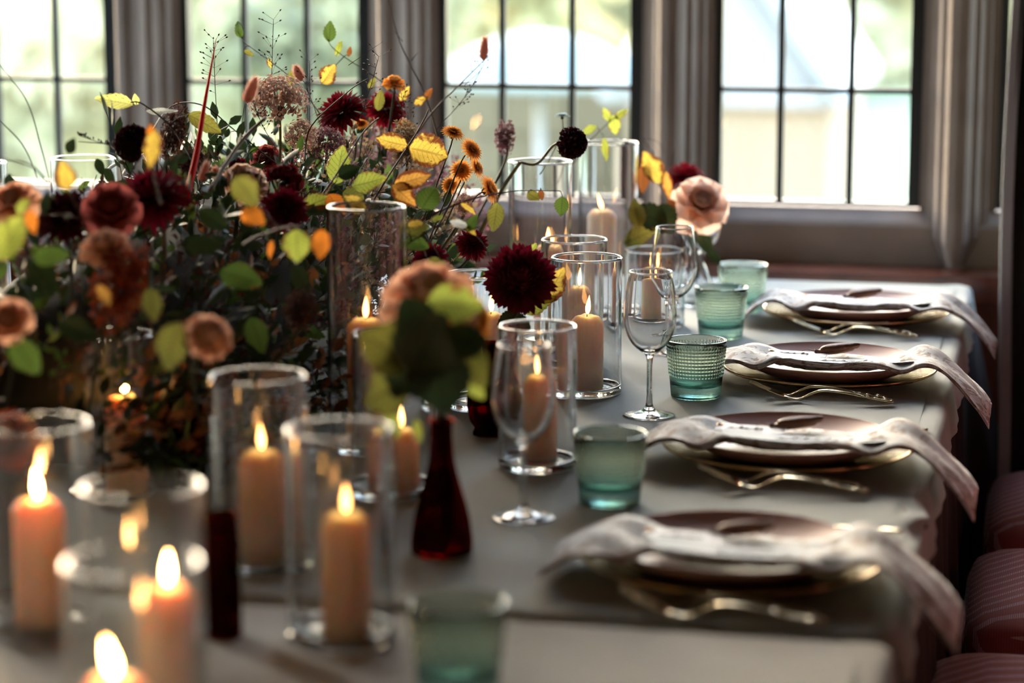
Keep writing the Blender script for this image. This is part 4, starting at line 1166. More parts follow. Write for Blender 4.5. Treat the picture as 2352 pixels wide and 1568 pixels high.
# ---- centrepiece base: dark bowl-like trough and dense greenery that the stems stand in
base = empty('flower_trough', (-1.22, 3.35, TZ), 'low dark trough hidden under the long flower centrepiece', 'trough')
MB().box((-.12, -.50, .001), (.12, .50, .07)).build('trough', M_IRON, base, False)
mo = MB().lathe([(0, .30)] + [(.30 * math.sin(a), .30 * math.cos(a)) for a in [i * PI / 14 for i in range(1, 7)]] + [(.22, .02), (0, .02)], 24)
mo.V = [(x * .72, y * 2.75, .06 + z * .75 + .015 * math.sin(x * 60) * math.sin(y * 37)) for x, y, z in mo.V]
mo.build('shade_mound', pmat('mound shade', (.016,.016,.010), 1), base, kind='stuff')  # unseen dark mound added to block light among the stems
def sprigs(name, n, region, size, mat, seed, label, cat, ratio=.5, group=None, up=.25):
    """loose small leaves on twiglets filling a region given by a function returning a point"""
    g = random.Random(seed); pb = PB()
    V0, F0, U0 = petal(1, ratio, .2, .5, .2, 3, 2, .5, point=.8, base=.1)
    tw = []
    for _ in range(n):
        p, d = region(g); k = g.randint(4, 8); Ls = size * g.uniform(.7, 1.3)
        dirv = (d + Vector((g.uniform(-1, 1), g.uniform(-1, 1), g.uniform(-.6, 1))) * .7).normalized()
        end = p + dirv * Ls * k * .42; tw.append((p, end))
        for j in range(k):
            q = p.lerp(end, (j + .5) / k); ld = (dirv + Vector((g.uniform(-1, 1), g.uniform(-1, 1), g.uniform(-1, 1))) * 1.1).normalized()
            M = Matrix.Translation(q) @ ld.to_track_quat('Y', 'Z').to_matrix().to_4x4() @ Matrix.Rotation(g.uniform(0, 6), 4, 'Y') @ Matrix.Scale(Ls * g.uniform(.6, 1.1), 4)
            pb.add(V0, F0, U0, M)
    for a, b in tw:
        m_ = MB().tube([a, b], [.0010, .0005], 3, False); pb.add(m_.V, m_.F, [(0, 0)] * len(m_.V))
    o = ob(name, pb.m(name, mat), None, label=label, cat=cat, group=group, kind='stuff'); return o
def mound(x0, x1, y0, y1, zlo, zhi, out=1.0):
    def f(g):
        y = g.uniform(y0, y1); a = g.uniform(-.15, PI * .62); q = math.sqrt(max(.15, 1 - ((y - (y0+y1)/2) / ((y1-y0)/2)) ** 2 * .75))
        cx = (x0 + x1) / 2; rx = (x1 - x0) / 2 * q; rz = (zhi - zlo) * q
        rr = g.uniform(.72, 1.0)
        p = Vector((cx + math.cos(a) * rx * rr, y, zlo + max(-.02, math.sin(a)) * rz * rr)); d = Vector((math.cos(a), g.uniform(-.3, .3), math.sin(a) + .2)).normalized()
        return p, d * out
    return f
GREG = mound(-1.50, -.92, 2.62, 4.12, .80, 1.08)
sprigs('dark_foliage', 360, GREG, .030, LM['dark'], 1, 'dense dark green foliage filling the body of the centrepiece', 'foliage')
sprigs('olive_foliage', 110, GREG, .026, LM['green'], 2, 'small mid-green sprigs threaded through the centrepiece', 'foliage', .55)
sprigs('dried_seed_foliage', 620, GREG, .011, PM['seed'], 3, 'fine brown dried seed heads among the centrepiece leaves', 'foliage', .6)
sprigs('mauve_filler', 200, mound(-1.30, -.90, 3.3, 4.2, .92, 1.10), .010, PM['mauve'], 4, 'dusty mauve filler flowers at the window side of the centrepiece', 'foliage', .7)
sprigs('straw_filler', 110, mound(-1.25, -.88, 3.25, 3.95, .93, 1.13), .010, PM['straw'], 5, 'pale straw-coloured dried filler behind the yellow leaves', 'foliage', .7)
sprigs('russet_foliage', 90, mound(-1.45, -.90, 2.55, 3.5, .80, 1.02), .022, LM['brown'], 6, 'russet leaves in the shaded near side of the centrepiece', 'foliage', .6)

UP = Vector((0, 0, 1))
# ---- blooms: name, kind, material, px, py, Z, diameter px, axis, label
bloom('chrysanthemum', 'mum', 'deepred', 785, 258, 3.80, 118, fdir(-.5, .9, .5), 'crimson chrysanthemum high against the window, on a pale stem', mat_stem=M_GSTEM)
bloom('chrysanthemum', 'mum', 'deepred', 888, 250, 3.95, 86, fdir(.3, .5, .9), 'smaller crimson chrysanthemum below the orange-and-white petals by the mullion')
bloom('chrysanthemum', 'mum', 'burgundy', 352, 455, 3.02, 168, fdir(-.2, .9, .6), 'very large dark burgundy chrysanthemum behind the dusty rose')
bloom('chrysanthemum', 'mum', 'black', 150, 497, 2.98, 140, fdir(0, .8, .7), 'near-black chrysanthemum between the peach bloom and the dusty rose')
bloom('scabious', 'pom', 'black', 306, 330, 3.25, 92, fdir(-.9, .3, .3), 'near-black round scabious facing the window under the pale leaf')
bloom('celosia', 'crest', 'deepred', 655, 415, 3.30, 100, fdir(.2, .9, .5), 'crimson velvety cockscomb beside the beige carnation', 'flower')
bloom('chrysanthemum', 'mum', 'burgundy', 655, 480, 3.22, 105, fdir(.3, .5, .8), 'burgundy chrysanthemum under the crimson cockscomb')
bloom('celosia', 'crest', 'deepred', 545, 380, 3.45, 52, fdir(0, 1, .3), 'small crimson cockscomb tip above the beige carnation')
bloom('rose', 'rose', 'dusty', 256, 482, 2.90, 112, fdir(.1, .45, 1), 'dusty pink rose with crowded petals')
bloom('rose', 'rose', 'peach', 243, 572, 2.82, 100, fdir(-.1, .9, .5), 'peach rose seen side-on under the dusty pink rose')
bloom('stock_flower', 'cluster', 'rust', 270, 655, 2.80, 200, fdir(.4, .8, .2), 'rust-red spike of small florets hanging below the peach rose', squash=.8)
bloom('rose', 'rose', 'peach', 35, 468, 2.95, 100, fdir(-.2, .6, .7), 'soft peach rose at the edge beside the near-black chrysanthemum')
bloom('carnation', 'carnation', 'beige', 562, 422, 3.32, 112, fdir(.35, .55, .7), 'beige ruffled carnation with caramel shading')
bloom('carnation', 'carnation', 'peach', 478, 775, 2.62, 118, fdir(.6, .5, .7), 'pale peach carnation low over the dark red vase', stem_to=(455, 960, 3.0))
bloom('rose', 'rose', 'peach', 22, 735, 2.60, 90, fdir(-.1, .4, 1), 'peach rose low down in the shade of the centrepiece')
bloom('hydrangea', 'hydrangea', 'hyd', 640, 240, 3.62, 135, fdir(0, .9, .5), 'dried beige hydrangea head standing up against the window', mat_stem=M_GSTEM)
bloom('hydrangea', 'hydrangea', 'hyd', 690, 312, 3.60, 78, fdir(.4, .3, .7), 'smaller dried beige hydrangea drooping beside the taller one')
bloom('hydrangea', 'hydrangea', 'mauve', 750, 330, 3.65, 80, fdir(.1, .5, .8), 'mauve-brown dried hydrangea behind the crimson chrysanthemum')
bloom('scabious', 'pom', 'black', 1312, 328, 3.78, 78, fdir(.7, -.2, .4), 'near-black scabious on a long arching pale stem over the glass cylinder', stem_to=(1195, 372, 3.82), mat_stem=M_GSTEM, bend=-.8)
branch([(1195, 372, 3.82), (1150, 440, 3.84), (1090, 560, 3.85)], .0030, .0035, [], 'pale green stalk that carries the arching black scabious', 'stem', M_GSTEM, 'flower_stalk')
bloom('scabious', 'spray', 'blue', 1291, 266, 3.95, 36, fdir(0, 1, .2), 'tiny pale blue scabious floating above the black one', stem_to=(1240, 400, 3.95), mat_stem=M_GSTEM, stem_r=.001)
for i, (px, py, d, ax, lab) in enumerate([
    (1040, 306, 58, fdir(.3, .8, .5), 'topmost small orange chrysanthemum of the spray'), (1082, 345, 66, fdir(.6, .4, .5), 'orange chrysanthemum with a frilled golden edge, second of the spray'),
    (1060, 392, 56, fdir(.1, .2, .9), 'small orange chrysanthemum in the middle of the spray'), (1094, 385, 50, fdir(.7, .3, .4), 'small amber chrysanthemum turned to the glass cylinder'),
    (1122, 435, 74, fdir(.8, .3, .3), 'largest amber chrysanthemum low in the spray'), (1035, 425, 46, fdir(-.3, .2, .9), 'rusty orange chrysanthemum behind the serrated green leaf'),
    (930, 285, 40, fdir(.1, .9, .4), 'little orange chrysanthemum just under the smaller crimson one'), (830, 285, 36, fdir(0, .7, .7), 'little pink-orange bloom beside the crimson chrysanthemum')]):
    bloom('chrysanthemum', 'spray', 'orange', px, py, 3.62 + .03 * i, d, ax, lab, group=None, stem_r=.0012)
bloom('rose', 'rose', 'dusty', 612, 365, 3.7, 62, fdir(0, .5, .8), 'small muted pink rose deep among the stems behind the cockscomb')
bloom('tulip', 'rose', 'orange', 905, 192, 3.85, 44, fdir(.1, .9, .4), 'orange-and-white petalled bloom by the second stone mullion')
bloom('chrysanthemum', 'mum', 'burgundy', 990, 595, 3.35, 80, fdir(.2, .5, .9), 'dark burgundy chrysanthemum in the shade beside the tall cylinder')
bloom('chrysanthemum', 'mum', 'burgundy', 1085, 560, 3.60, 70, fdir(.2, .4, .9), 'dark burgundy chrysanthemum low behind the birch twig')
bloom('astrantia', 'cluster', 'seed', 690, 710, 3.0, 120, fdir(.2, .5, .8), 'brown dried umbel low in the shade of the centrepiece')
bloom('astrantia', 'cluster', 'hyd', 1065, 470, 3.5, 60, fdir(.2, .5, .8), 'beige-pink dried floret cluster by the curled yellow leaf')
bloom('astrantia', 'cluster', 'straw', 930, 330, 3.72, 110, fdir(0, .9, .5), 'straw-coloured flat umbel behind the yellow birch leaves', squash=.7)
bloom('astrantia', 'cluster', 'seed', 400, 300, 3.45, 120, fdir(.3, .9, .3), 'brown wiry dried spray over the stone mullion', squash=.7)
bloom('astrantia', 'cluster', 'seed', 440, 375, 3.40, 95, fdir(.5, .6, .3), 'brown wiry dried spray beside the red blade', squash=.8)
bloom('astrantia', 'cluster', 'mauve', 1160, 315, 3.95, 75, fdir(0, .9, .4), 'mauve dried tuft beside the arching scabious stem')

# ---- branches and leaves (in and around the plane of focus)
D = dict
branch([(830, 520, 3.40), (870, 440, 3.42), (960, 300, 3.45), (985, 250, 3.46)], .0018, .0009,
       [(898, 329, 3.44, 78, 172, 'yellow', D(ratio=.62, var=0)), (985, 349, 3.45, 92, -12, 'yellow', D(ratio=.95, var=3)), (780, 378, 3.46, 92, 80, 'lime', D(ratio=.62, var=1))], 'birch twig carrying three big yellow and lime leaves')
branch([(640, 610, 3.35), (700, 500, 3.36), (760, 420, 3.38), (830, 310, 3.42), (870, 270, 3.45)], .0020, .0008,
       [(850, 421, 3.38, 86, 8, 'lime', D(ratio=.62, var=0)), (728, 462, 3.34, 74, 32, 'lime', D(ratio=.66, var=2)), (770, 470, 3.33, 58, -60, 'orange', D(ratio=.75, var=0)), (802, 395, 3.36, 55, 25, 'dark', D(ratio=.7, var=1)), (815, 452, 3.40, 60, -20, 'olive', D(ratio=.8))], 'dark birch twig with lime, rust and shaded leaves beside the tall cylinder')
branch([(800, 490, 3.30), (850, 450, 3.31), (912, 436, 3.32), (960, 425, 3.33)], .0014, .0008,
       [(948, 413, 3.32, 90, 18, 'gold', D(ratio=.56, var=3)), (928, 448, 3.31, 72, -42, 'gold', D(ratio=.7, var=1)), (812, 462, 3.28, 50, 150, 'yellow', D(ratio=.6)), (820, 482, 3.28, 44, -160, 'yellow', D(ratio=.7))], 'birch twig with two overlapping golden scorched leaves')
branch([(900, 540, 3.25), (1000, 490, 3.28), (1090, 455, 3.32), (1190, 438, 3.38), (1285, 438, 3.42)], .0017, .0006,
       [(1225, 452, 3.40, 34, -35, 'olive', D(ratio=.8)), (1243, 448, 3.41, 26, -80, 'brown', D(ratio=.6)), (1290, 474, 3.42, 46, -95, 'green', D(ratio=.75, var=1)), (1138, 500, 3.36, 72, -98, 'olive', D(ratio=.55, var=0)), (985, 452, 3.30, 68, 60, 'green', D(ratio=.85, var=2)), (1078, 478, 3.33, 46, -30, 'yellow', D(ratio=.4, var=2))], 'long thin birch twig reaching across in front of the glass cylinder')
branch([(880, 600, 3.22), (960, 545, 3.24), (1040, 510, 3.28), (1110, 560, 3.3), (1130, 620, 3.3)], .0014, .0006,
       [(1052, 515, 3.27, 44, 170, 'white', D(ratio=.5)), (960, 528, 3.24, 60, 10, 'olive', D(ratio=.6)), (958, 560, 3.24, 58, -15, 'green', D(ratio=.7)), (1085, 512, 3.28, 44, 60, 'green', D(ratio=.6)), (1080, 528, 3.28, 40, -40, 'yellow', D(ratio=.4)), (955, 512, 3.22, 40, 20, 'yellow', D(ratio=.6)), (1010, 615, 3.26, 44, 40, 'green', D(ratio=.8)), (990, 605, 3.25, 50, 200, 'olive', D(ratio=.6)), (1005, 500, 3.27, 30, 30, 'lime', D(ratio=.5))], 'low twig of small green and yellow leaves right of the tall cylinder'.replace('right of', 'beside'))
branch([(560, 560, 3.0), (600, 540, 2.95), (680, 520, 2.9), (720, 555, 2.9)], .0022, .0010,
       [(682, 565, 2.88, 78, -88, 'lime', D(ratio=.85, var=1)), (738, 562, 2.86, 72, -92, 'orange', D(ratio=.65, var=0)), (582, 500, 2.86, 66, -35, 'orange', D(ratio=.75, var=0)), (565, 440, 2.88, 86, -55, 'olive', D(ratio=.75, var=1)), (620, 575, 2.95, 50, -100, 'orange', D(ratio=.3))], 'blurred twig with a lime heart-shaped leaf and two orange leaves', n=6)
branch([(60, 640, 2.7), (30, 560, 2.68), (10, 500, 2.66)], .002, .001,
       [(22, 545, 2.66, 120, 60, 'lime', D(ratio=.7)), (72, 508, 2.72, 60, -75, 'orange', D(ratio=.5)), (118, 585, 2.7, 86, 15, 'green', D(ratio=.6)), (52, 470, 2.8, 46, 60, 'lime', D(ratio=.6))], 'blurred leafy twig at the edge below the peach rose')
branch([(200, 520, 2.9), (165, 450, 2.85), (140, 390, 2.8)], .0016, .0008, [(150, 402, 2.78, 70, 100, 'yellow', D(ratio=.75, var=0)), (165, 335, 3.0, 42, 60, 'dark', D(ratio=.7)), (230, 385, 3.3, 46, -70, 'dark', D(ratio=.5)), (252, 405, 3.3, 44, -60, 'dark', D(ratio=.5)), (105, 465, 2.9, 60, 80, 'dark', D(ratio=.4))], 'twig with a yellow-green leaf standing over the near-black chrysanthemum')
branch([(370, 470, 2.9), (352, 400, 2.86), (345, 330, 2.84)], .0016, .0008, [(352, 345, 2.82, 96, -95, 'yellow', D(ratio=.45, var=0)), (346, 298, 2.9, 34, 90, 'orange', D(ratio=.6))], 'small twig with an upright yellow-orange leaf before the burgundy bloom')
branch([(470, 420, 3.35), (400, 300, 3.4), (330, 240, 3.4), (300, 235, 3.4)], .0015, .0008, [(262, 232, 3.40, 92, 168, 'pale', D(ratio=.42, var=3)), (312, 228, 3.42, 28, 100, 'pale', D(ratio=.6)), (372, 262, 3.42, 78, -12, 'white', D(ratio=.35, tilt=(0, .9))), (470, 283, 3.44, 88, -28, 'olive', D(ratio=.5, var=3))], 'arching twig ending in a pale green leaf against the mullion')
branch([(480, 440, 3.2), (550, 330, 3.3), (610, 270, 3.35)], .0030, .0024, [], 'thick bare brown stem leaning up to the hydrangea', 'stem', pmat('brown stem', (.16,.11,.07), .7), 'bare_stem')
branch([(950, 330, 3.9), (900, 210, 3.9), (790, 130, 3.9), (757, 100, 3.9), (745, 60, 3.9)], .0010, .0005, [(757, 171, 3.88, 56, 50, 'yellow', D(ratio=.8, var=0)), (758, 72, 3.9, 50, 85, 'green', D(ratio=.6)), (778, 108, 3.9, 44, 75, 'lime', D(ratio=.35)), (803, 118, 3.92, 24, 80, 'brown', D(ratio=.5))], 'slender twig rising over the window glass with a lone yellow leaf')
branch([(760, 300, 3.8), (690, 200, 3.8), (620, 140, 3.82), (565, 100, 3.85), (545, 70, 3.85)], .0010, .0005, [(546, 66, 3.85, 46, 115, 'green', D(ratio=.5, tilt=(0, .6))), (620, 146, 3.82, 26, -70, 'yellow', D(ratio=.5)), (572, 122, 3.84, 26, -30, 'olive', D(ratio=.5)), (668, 178, 3.8, 34, 90, 'olive', D(ratio=.6))], 'fine twig arching up before the second window light')
branch([(1010, 330, 3.9), (975, 215, 3.95), (920, 100, 3.98), (890, -10, 4.0)], .0016, .0007, [], 'dark budded twig climbing past the second stone mullion', sub=(((945, 140, 3.97), (960, 120, 3.97)), ((925, 95, 3.98), (905, 70, 3.98))))
branch([(955, 310, 3.9), (1000, 250, 3.9), (1060, 190, 3.9), (1122, 128, 3.9)], .0017, .0008, [], 'bare dark twig pointing up across the third window light', sub=(((1060, 190, 3.9), (1085, 188, 3.9)), ((1085, 165, 3.9), (1078, 150, 3.9))))
branch([(700, 370, 3.55), (715, 290, 3.58), (800, 210, 3.6), (845, 180, 3.6)], .0013, .0006, [], 'bare reddish twig in front of the crimson chrysanthemum', sub=(((800, 150, 3.6), (880, 95, 3.6)),))
branch([(960, 360, 3.9), (935, 260, 3.9), (930, 200, 3.9)], .001, .0006, [(930, 215, 3.9, 40, 60, 'yellow', D(ratio=.6)), (968, 232, 3.9, 38, 20, 'yellow', D(ratio=.6)), (985, 215, 3.9, 30, 60, 'brown', D(ratio=.6)), (872, 230, 3.88, 50, 80, 'olive', D(ratio=.5)), (855, 190, 3.9, 30, 60, 'olive', D(ratio=.5))], 'twig of small yellow leaves behind the smaller crimson chrysanthemum')
branch([(1290, 420, 4.15), (1350, 330, 4.15), (1400, 280, 4.15), (1440, 250, 4.15)], .0012, .0007, [(1412, 288, 4.15, 50, -80, 'lime', D(ratio=.6)), (1392, 262, 4.15, 34, 120, 'lime', D(ratio=.6)), (1428, 262, 4.15, 36, 40, 'lime', D(ratio=.5)), (1350, 298, 4.15, 44, 200, 'lime', D(ratio=.45)), (1390, 345, 4.13, 60, -85, 'lime', D(ratio=.3))], 'blurred sprig of lime leaves above the tallest cylinder by the window')
for i, pts in enumerate([
    [(120, 440, 3.2), (95, 340, 3.3), (60, 230, 3.3), (-10, 140, 3.3)], [(90, 420, 3.2), (50, 330, 3.3), (-10, 270, 3.3)],
    [(110, 420, 3.0), (70, 380, 3.0), (-10, 360, 3.0)], [(250, 330, 3.3), (180, 325, 3.3)]]):
    branch(pts, .0022 if i == 2 else .0012, .0006, [], ('long bare twig sweeping up over the window at the picture edge', 'shorter bare twig under the sweeping one', 'thick dark bare twig by the far glass cylinder', 'little dark twig beside the black scabious')[i], n=4)
branch([(300, 400, 3.2), (380, 255, 3.5), (460, 240, 3.5), (540, 300, 3.5), (640, 380, 3.5)], .0012, .0008, [(522, 305, 3.45, 22, 70, 'dark', D(ratio=.7)), (490, 330, 3.45, 28, -30, 'dark', D(ratio=.4)), (585, 345, 3.5, 30, 30, 'green', D(ratio=.4)), (690, 330, 3.5, 40, 80, 'green', D(ratio=.4))], 'wiry dark twig looping above the brown dried sprays')
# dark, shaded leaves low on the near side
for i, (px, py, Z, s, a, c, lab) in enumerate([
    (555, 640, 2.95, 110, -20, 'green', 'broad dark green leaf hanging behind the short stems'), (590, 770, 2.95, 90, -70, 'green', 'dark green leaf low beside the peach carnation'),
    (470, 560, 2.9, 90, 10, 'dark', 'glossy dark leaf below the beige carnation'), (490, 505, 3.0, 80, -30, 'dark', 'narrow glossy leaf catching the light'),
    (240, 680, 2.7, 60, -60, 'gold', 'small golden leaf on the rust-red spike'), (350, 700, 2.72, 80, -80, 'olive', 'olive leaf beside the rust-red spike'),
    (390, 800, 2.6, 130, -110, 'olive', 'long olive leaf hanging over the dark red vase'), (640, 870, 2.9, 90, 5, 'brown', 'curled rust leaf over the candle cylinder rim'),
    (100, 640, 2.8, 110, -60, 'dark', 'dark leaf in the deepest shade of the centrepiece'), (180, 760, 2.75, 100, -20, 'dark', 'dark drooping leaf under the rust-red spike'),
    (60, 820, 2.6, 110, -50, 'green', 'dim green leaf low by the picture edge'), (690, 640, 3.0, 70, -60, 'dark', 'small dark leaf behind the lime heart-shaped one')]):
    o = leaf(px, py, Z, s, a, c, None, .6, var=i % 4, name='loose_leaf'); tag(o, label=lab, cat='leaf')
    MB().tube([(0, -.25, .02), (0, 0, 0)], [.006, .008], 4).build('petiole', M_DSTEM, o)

# ---- red blade, bunny tails, fine grass
def spike(pts, radii, mat, name, label, cat):
    P = catmull([Q(*p) for p in pts], 6); n = len(P); R = [radii[0] + (radii[1] - radii[0]) * (i / (n-1)) for i in range(n)]
    return MB().tube(P, R, 6).build(name, mat, None, label=label, cat=cat)
spike([(428, 452, 3.28), (450, 360, 3.32), (468, 250, 3.36), (484, 160, 3.4), (497, 88, 3.42)], (.0056, .0003), petalmat('red grass', (.60,.02,.02), (.60,.02,.02), .3), 'red_grass', 'upright tapering bright red grass blade', 'grass blade')
M_BUN = petalmat('bunny tail', (.62,.42,.33), (.45,.16,.12), .4)
def bunny(px, py, Z, L, W, ang, stem, label):
    a = math.radians(ang); d = (cr * math.cos(a) + cu * math.sin(a)); c = Q(px, py, Z); l = L*Z/FPX; w_ = W*Z/FPX
    e = ob('hare_tail_grass', None, None, tuple(c), label=label, cat='grass head', group='hare-tail grass heads')
    M = d.to_track_quat('Z', 'Y').to_matrix().to_4x4(); prof = [(0, -.5*l), (w_*.36, -.38*l), (w_*.48, -.12*l), (w_*.38, .2*l), (w_*.16, .42*l), (0, .5*l)]
    pb = PB(); mb = MB().lathe(prof, 12).xf(M); pb.add(mb.V, mb.F, [(.4, 0)] * len(mb.V)); ob('head', pb.m('head', M_BUN), e)
    hb_ = PB(); g = random.Random(int(px))
    for k in range(260):
        t = g.uniform(-.45, .45); ph = g.uniform(0, 2*PI); r = w_*.45*(1 - max(0, t)*1.3)
        p = M @ Vector((r*math.cos(ph), r*math.sin(ph), t*l)); q = M @ Vector((r*1.7*math.cos(ph), r*1.7*math.sin(ph), t*l + l*.2)); s_ = (q - p).cross(TOCAM).normalized() * .00022
        hb_.add([p - s_, p + s_, q], [(0, 1, 2)], [(0, 0), (0, 0), (1, 0)])
    h_ = ob('hairs', hb_.m('hairs', M_BUN), e); h_['kind'] = 'stuff'
    MB().tube(catmull([M @ Vector((0, 0, -.45*l))] + [Q(*p) - c for p in stem], 5), .0006, 4).build('stem', M_TWIG, e)
bunny(577, 207, 3.35, 66, 24, 68, [(560, 260, 3.35), (545, 360, 3.4)], 'reddish hare-tail grass head just before the hydrangea')
bunny(685, 168, 3.75, 40, 20, 112, [(705, 200, 3.75), (740, 300, 3.8)], 'small pale hare-tail grass head between hydrangea and yellow leaf')
bunny(1112, 112, 3.9, 54, 20, 84, [(1105, 160, 3.9), (1060, 200, 3.9)], 'tallest hare-tail grass head against the third window light')
bunny(470, 395, 3.35, 50, 20, 75, [(460, 440, 3.35), (450, 500, 3.35)], 'hare-tail grass head beside the red blade')
bunny(500, 405, 3.3, 46, 20, 110, [(515, 450, 3.3), (520, 520, 3.3)], 'pale hare-tail grass head next to the beige carnation')
def panicle(px, py, Z, H, label, seed, lean=0, n=26):
    g = random.Random(seed); s = Z / FPX; c = Q(px, py, Z); mb = MB(); e = None
    top = cu * H * s + cr * lean * s
    P = catmull([Vector((0, 0, 0)), top * .5 + cr * .1 * lean * s, top], 6); mb.tube(P, [.0006] * (len(P) - 1) + [.0003], 4)
    sd = MB()
    for k in range(n):
        a = P[int(len(P) * g.uniform(.35, .98))]; b = a + (cr * g.uniform(-1, 1) + cu * g.uniform(.1, .9) + cf * g.uniform(-.6, .6)) * H * .14 * s
        mb.tube([a, b], .00025, 3, False); sd.tube([b, b + (b - a).normalized() * .0022, b + (b - a).normalized() * .0045], [.0003, .0014, .0002], 5)
    o = mb.build('grass_panicle', M_TWIG, None, loc=c, label=label, cat='grass stem', group='airy grass seed heads'); sd.build('seeds', M_TWIG, o, kind='stuff'); return o
for i, (px, py, Z, H, ln, lab) in enumerate([(712, 330, 3.75, 190, 0, 'airy grass seed head in front of the lead bar of the second light'), (500, 300, 3.6, 210, -10, 'airy grass seed head just behind the red blade'),
    (800, 330, 3.7, 200, 70, 'airy grass seed head leaning toward the second mullion'), (620, 260, 3.7, 215, 8, 'fine grass seed head rising above the hydrangea'),
    (1000, 300, 3.85, 150, 110, 'grass seed head lying across the second mullion'), (640, 350, 3.5, 120, -60, 'grass seed head over the beige carnation'), (330, 350, 3.3, 40, -150, 'grass seed head stretching flat toward the window end'), (960, 330, 3.8, 120, -40, 'grass seed head behind the orange petalled bloom')]):
    panicle(px, py, Z, H, lab, 60 + i, ln)

# ================================================================ SMALL VASES WITH FLOWERS
M_AMBER = glass('amber red glass', (.30,.035,.02), .0, 1.5)
def bottle(px, Z, prof, name, label, mat=None, inner=.0022, ribs=0):
    p = B(px, Z)
    P = [(max(0, v.x), v.y) for v in catmull([(a, b, 0) for a, b in prof], 4)]
    inn = [(max(.0005, r - inner), max(z, .006)) for r, z in reversed(P)]
    mb = MB().lathe(P + inn + [(0, .006)], 48)
    if ribs: mb.V = [(x * (1 + .03 * math.cos(ribs * math.atan2(y, x)) * (1 if math.hypot(x, y) > .02 else 0)), y * (1 + .03 * math.cos(ribs * math.atan2(y, x)) * (1 if math.hypot(x, y) > .02 else 0)), z) for x, y, z in mb.V]
    return mb.build(name, mat or M_AMBER, None, loc=p, label=label, cat='vase')
bottle(1015, 2.69, [(0, 0), (.030, 0), (.0345, .004), (.034, .020), (.030, .045), (.022, .075), (.0155, .100), (.0130, .125), (.0125, .145), (.0145, .150)], 'bud_vase', 'dark amber-red bottle vase tapering to a slim neck')
bottle(1130, 3.31, [(0, 0), (.024, 0), (.026, .003), (.024, .010), (.031, .022), (.0345, .045), (.031, .066), (.020, .082), (.0125, .095), (.012, .120), (.016, .128)], 'bud_vase', 'rounded ruby-amber vase under the big burgundy chrysanthemum', ribs=12)
bottle(512, 2.37, [(0, 0), (.017, 0), (.019, .004), (.019, .06), (.018, .10), (.0165, .118), (.0165, .125)], 'bud_vase', 'slim straight dark red bottle between two candle cylinders')
bottle(408, 3.02, [(0, 0), (.030, 0), (.034, .004), (.036, .05), (.035, .09), (.033, .098)], 'bud_vase', 'squat dark red glass vase in the shade, below the peach carnation')
bottle(1600, 4.42, [(0, 0), (.022, 0), (.028, .004), (.030, .03), (.022, .06), (.014, .08), (.014, .10), (.018, .106)], 'bud_vase', 'small clear glass vase holding the blush rose', M_GLASS)
bottle(18, 2.55, [(0, 0), (.030, 0), (.036, .004), (.040, .05), (.034, .10), (.020, .13), (.020, .15)], 'bud_vase', 'round red glass vase at the picture edge behind the amber-streaked candle')

# nearest bottle: orange rose wrapped in big lime and dark leaves
bloom('rose', 'rose', 'peach', 985, 692, 2.64, 190, fdir(-.1, .8, .5), 'large blurred peach-orange rose in the amber bottle', stem_to=(1008, 1010, 2.67), stem_r=.003)
bloom('rose', 'rose', 'orange', 1075, 735, 2.66, 110, fdir(.7, .5, .5), 'smaller orange bloom tucked behind the lime leaf in the amber bottle', stem_to=(1012, 1010, 2.68), stem_r=.003)
branch([(1010, 1020, 2.67), (1000, 900, 2.65), (990, 760, 2.62)], .0035, .002, [
   (1048, 700, 2.56, 135, -5, 'lime', D(ratio=.72, var=3)), (890, 800, 2.55, 150, 150, 'olive', D(ratio=.9, var=1)), (880, 900, 2.58, 130, 200, 'olive', D(ratio=.9, var=2)),
   (1080, 840, 2.60, 130, -60, 'olive', D(ratio=.7, var=0)), (985, 790, 2.52, 170, 60, 'dark', D(ratio=.95, var=0)), (1010, 880, 2.54, 170, -80, 'dark', D(ratio=.9, var=2)), (940, 850, 2.56, 150, -120, 'dark', D(ratio=.9, var=1)),
   (1070, 780, 2.57, 120, 10, 'dark', D(ratio=.8, var=2)), (905, 975, 2.60, 70, -70, 'lime', D(ratio=.5)), (960, 990, 2.62, 60, -80, 'lime', D(ratio=.4)), (1090, 890, 2.63, 70, -50, 'lime', D(ratio=.6)), (950, 730, 2.54, 110, 120, 'dark', D(ratio=.9))],
   'stem of dark and lime leaves spilling over the amber bottle', name='leafy_sprig', n=6)
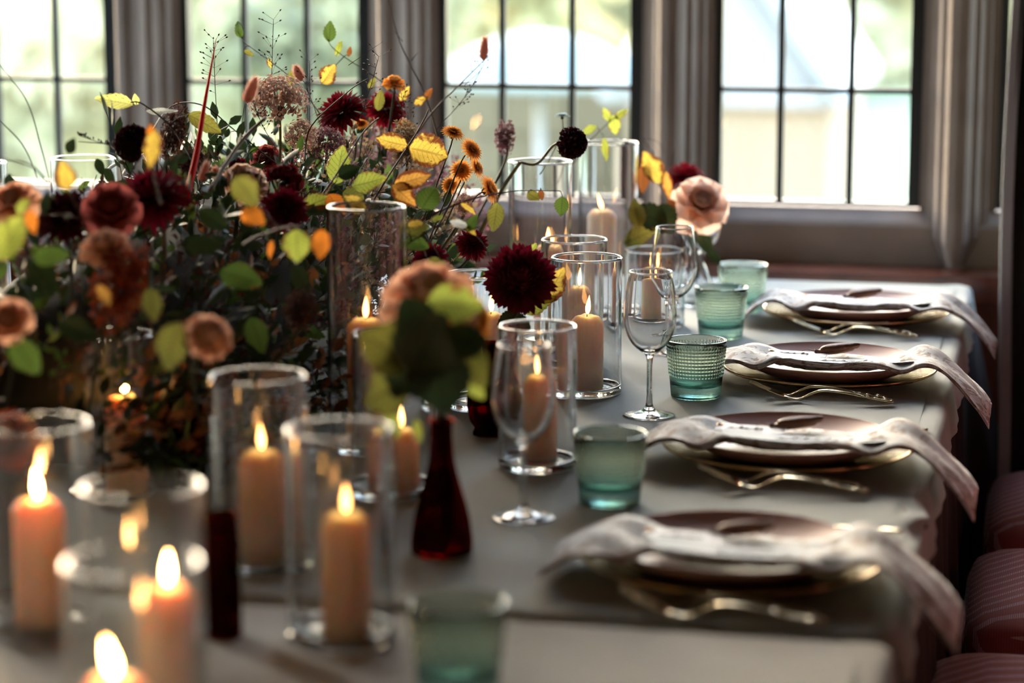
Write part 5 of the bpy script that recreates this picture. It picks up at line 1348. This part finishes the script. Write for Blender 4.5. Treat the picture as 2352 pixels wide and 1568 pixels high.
# the big burgundy chrysanthemum (in focus) with its yellow leaf
bloom('chrysanthemum', 'mumfew', 'burgundy', 1195, 642, 3.40, 172, fdir(.1, .35, .9), 'large in-focus burgundy chrysanthemum in the ruby-amber vase', stem_to=(1132, 880, 3.31), stem_r=.0028)
branch([(1134, 880, 3.31), (1160, 780, 3.36), (1190, 715, 3.40)], .0022, .0015, [(1272, 655, 3.43, 96, 60, 'yellow', D(ratio=.62, var=1)), (1240, 700, 3.44, 90, 20, 'lime', D(ratio=.5)), (1190, 742, 3.41, 60, -25, 'dark', D(ratio=.8)), (1165, 735, 3.40, 56, 210, 'dark', D(ratio=.7)), (1222, 575, 3.45, 40, 60, 'lime', D(ratio=.6))], 'leafy stem with a yellow-green leaf behind the burgundy chrysanthemum', name='leafy_sprig')
# blush rose posy at the window end
bloom('rose', 'rose', 'blush', 1608, 470, 4.30, 112, fdir(.1, .35, .9), 'blush-white rose with an apricot heart by the window', stem_to=(1602, 640, 4.42))
bloom('chrysanthemum', 'mum', 'deepred', 1575, 408, 4.38, 92, fdir(0, .95, .3), 'crimson chrysanthemum behind the blush rose', stem_to=(1600, 640, 4.42))
branch([(1600, 650, 4.42), (1550, 540, 4.38), (1515, 430, 4.34), (1500, 350, 4.32)], .0020, .0010, [(1497, 384, 4.30, 84, 118, 'yellow', D(ratio=.62, var=1)), (1478, 410, 4.31, 80, -95, 'brown', D(ratio=.4)), (1532, 425, 4.30, 66, -80, 'gold', D(ratio=.4)),
   (1490, 500, 4.24, 92, 160, 'dark', D(ratio=.75, var=0)), (1462, 490, 4.22, 70, 100, 'olive', D(ratio=.6)), (1470, 545, 4.24, 84, 20, 'olive', D(ratio=.6)), (1530, 500, 4.26, 70, -70, 'dark', D(ratio=.8)), (1620, 560, 4.32, 60, -60, 'dark', D(ratio=.6)), (1545, 475, 4.3, 60, 100, 'brown', D(ratio=.5)), (1640, 590, 4.35, 50, -50, 'dark', D(ratio=.5))],
   'branch of yellow, russet and dark olive leaves beside the blush rose', sub=(((1500, 350, 4.32), (1478, 318, 4.32), (1510, 325, 4.32), (1525, 350, 4.32)), ((1540, 430, 4.38), (1545, 360, 4.38), (1550, 345, 4.38))))
# low red blooms at the very edge
bloom('rose', 'rose', 'rust', 10, 1010, 2.5, 130, fdir(.1, .6, .7), 'blurred rust-red bloom in the red vase at the picture edge', stem_to=(18, 1120, 2.55))
for o in list(COL.objects):
    if o.type == 'EMPTY' and o.parent is None: pass
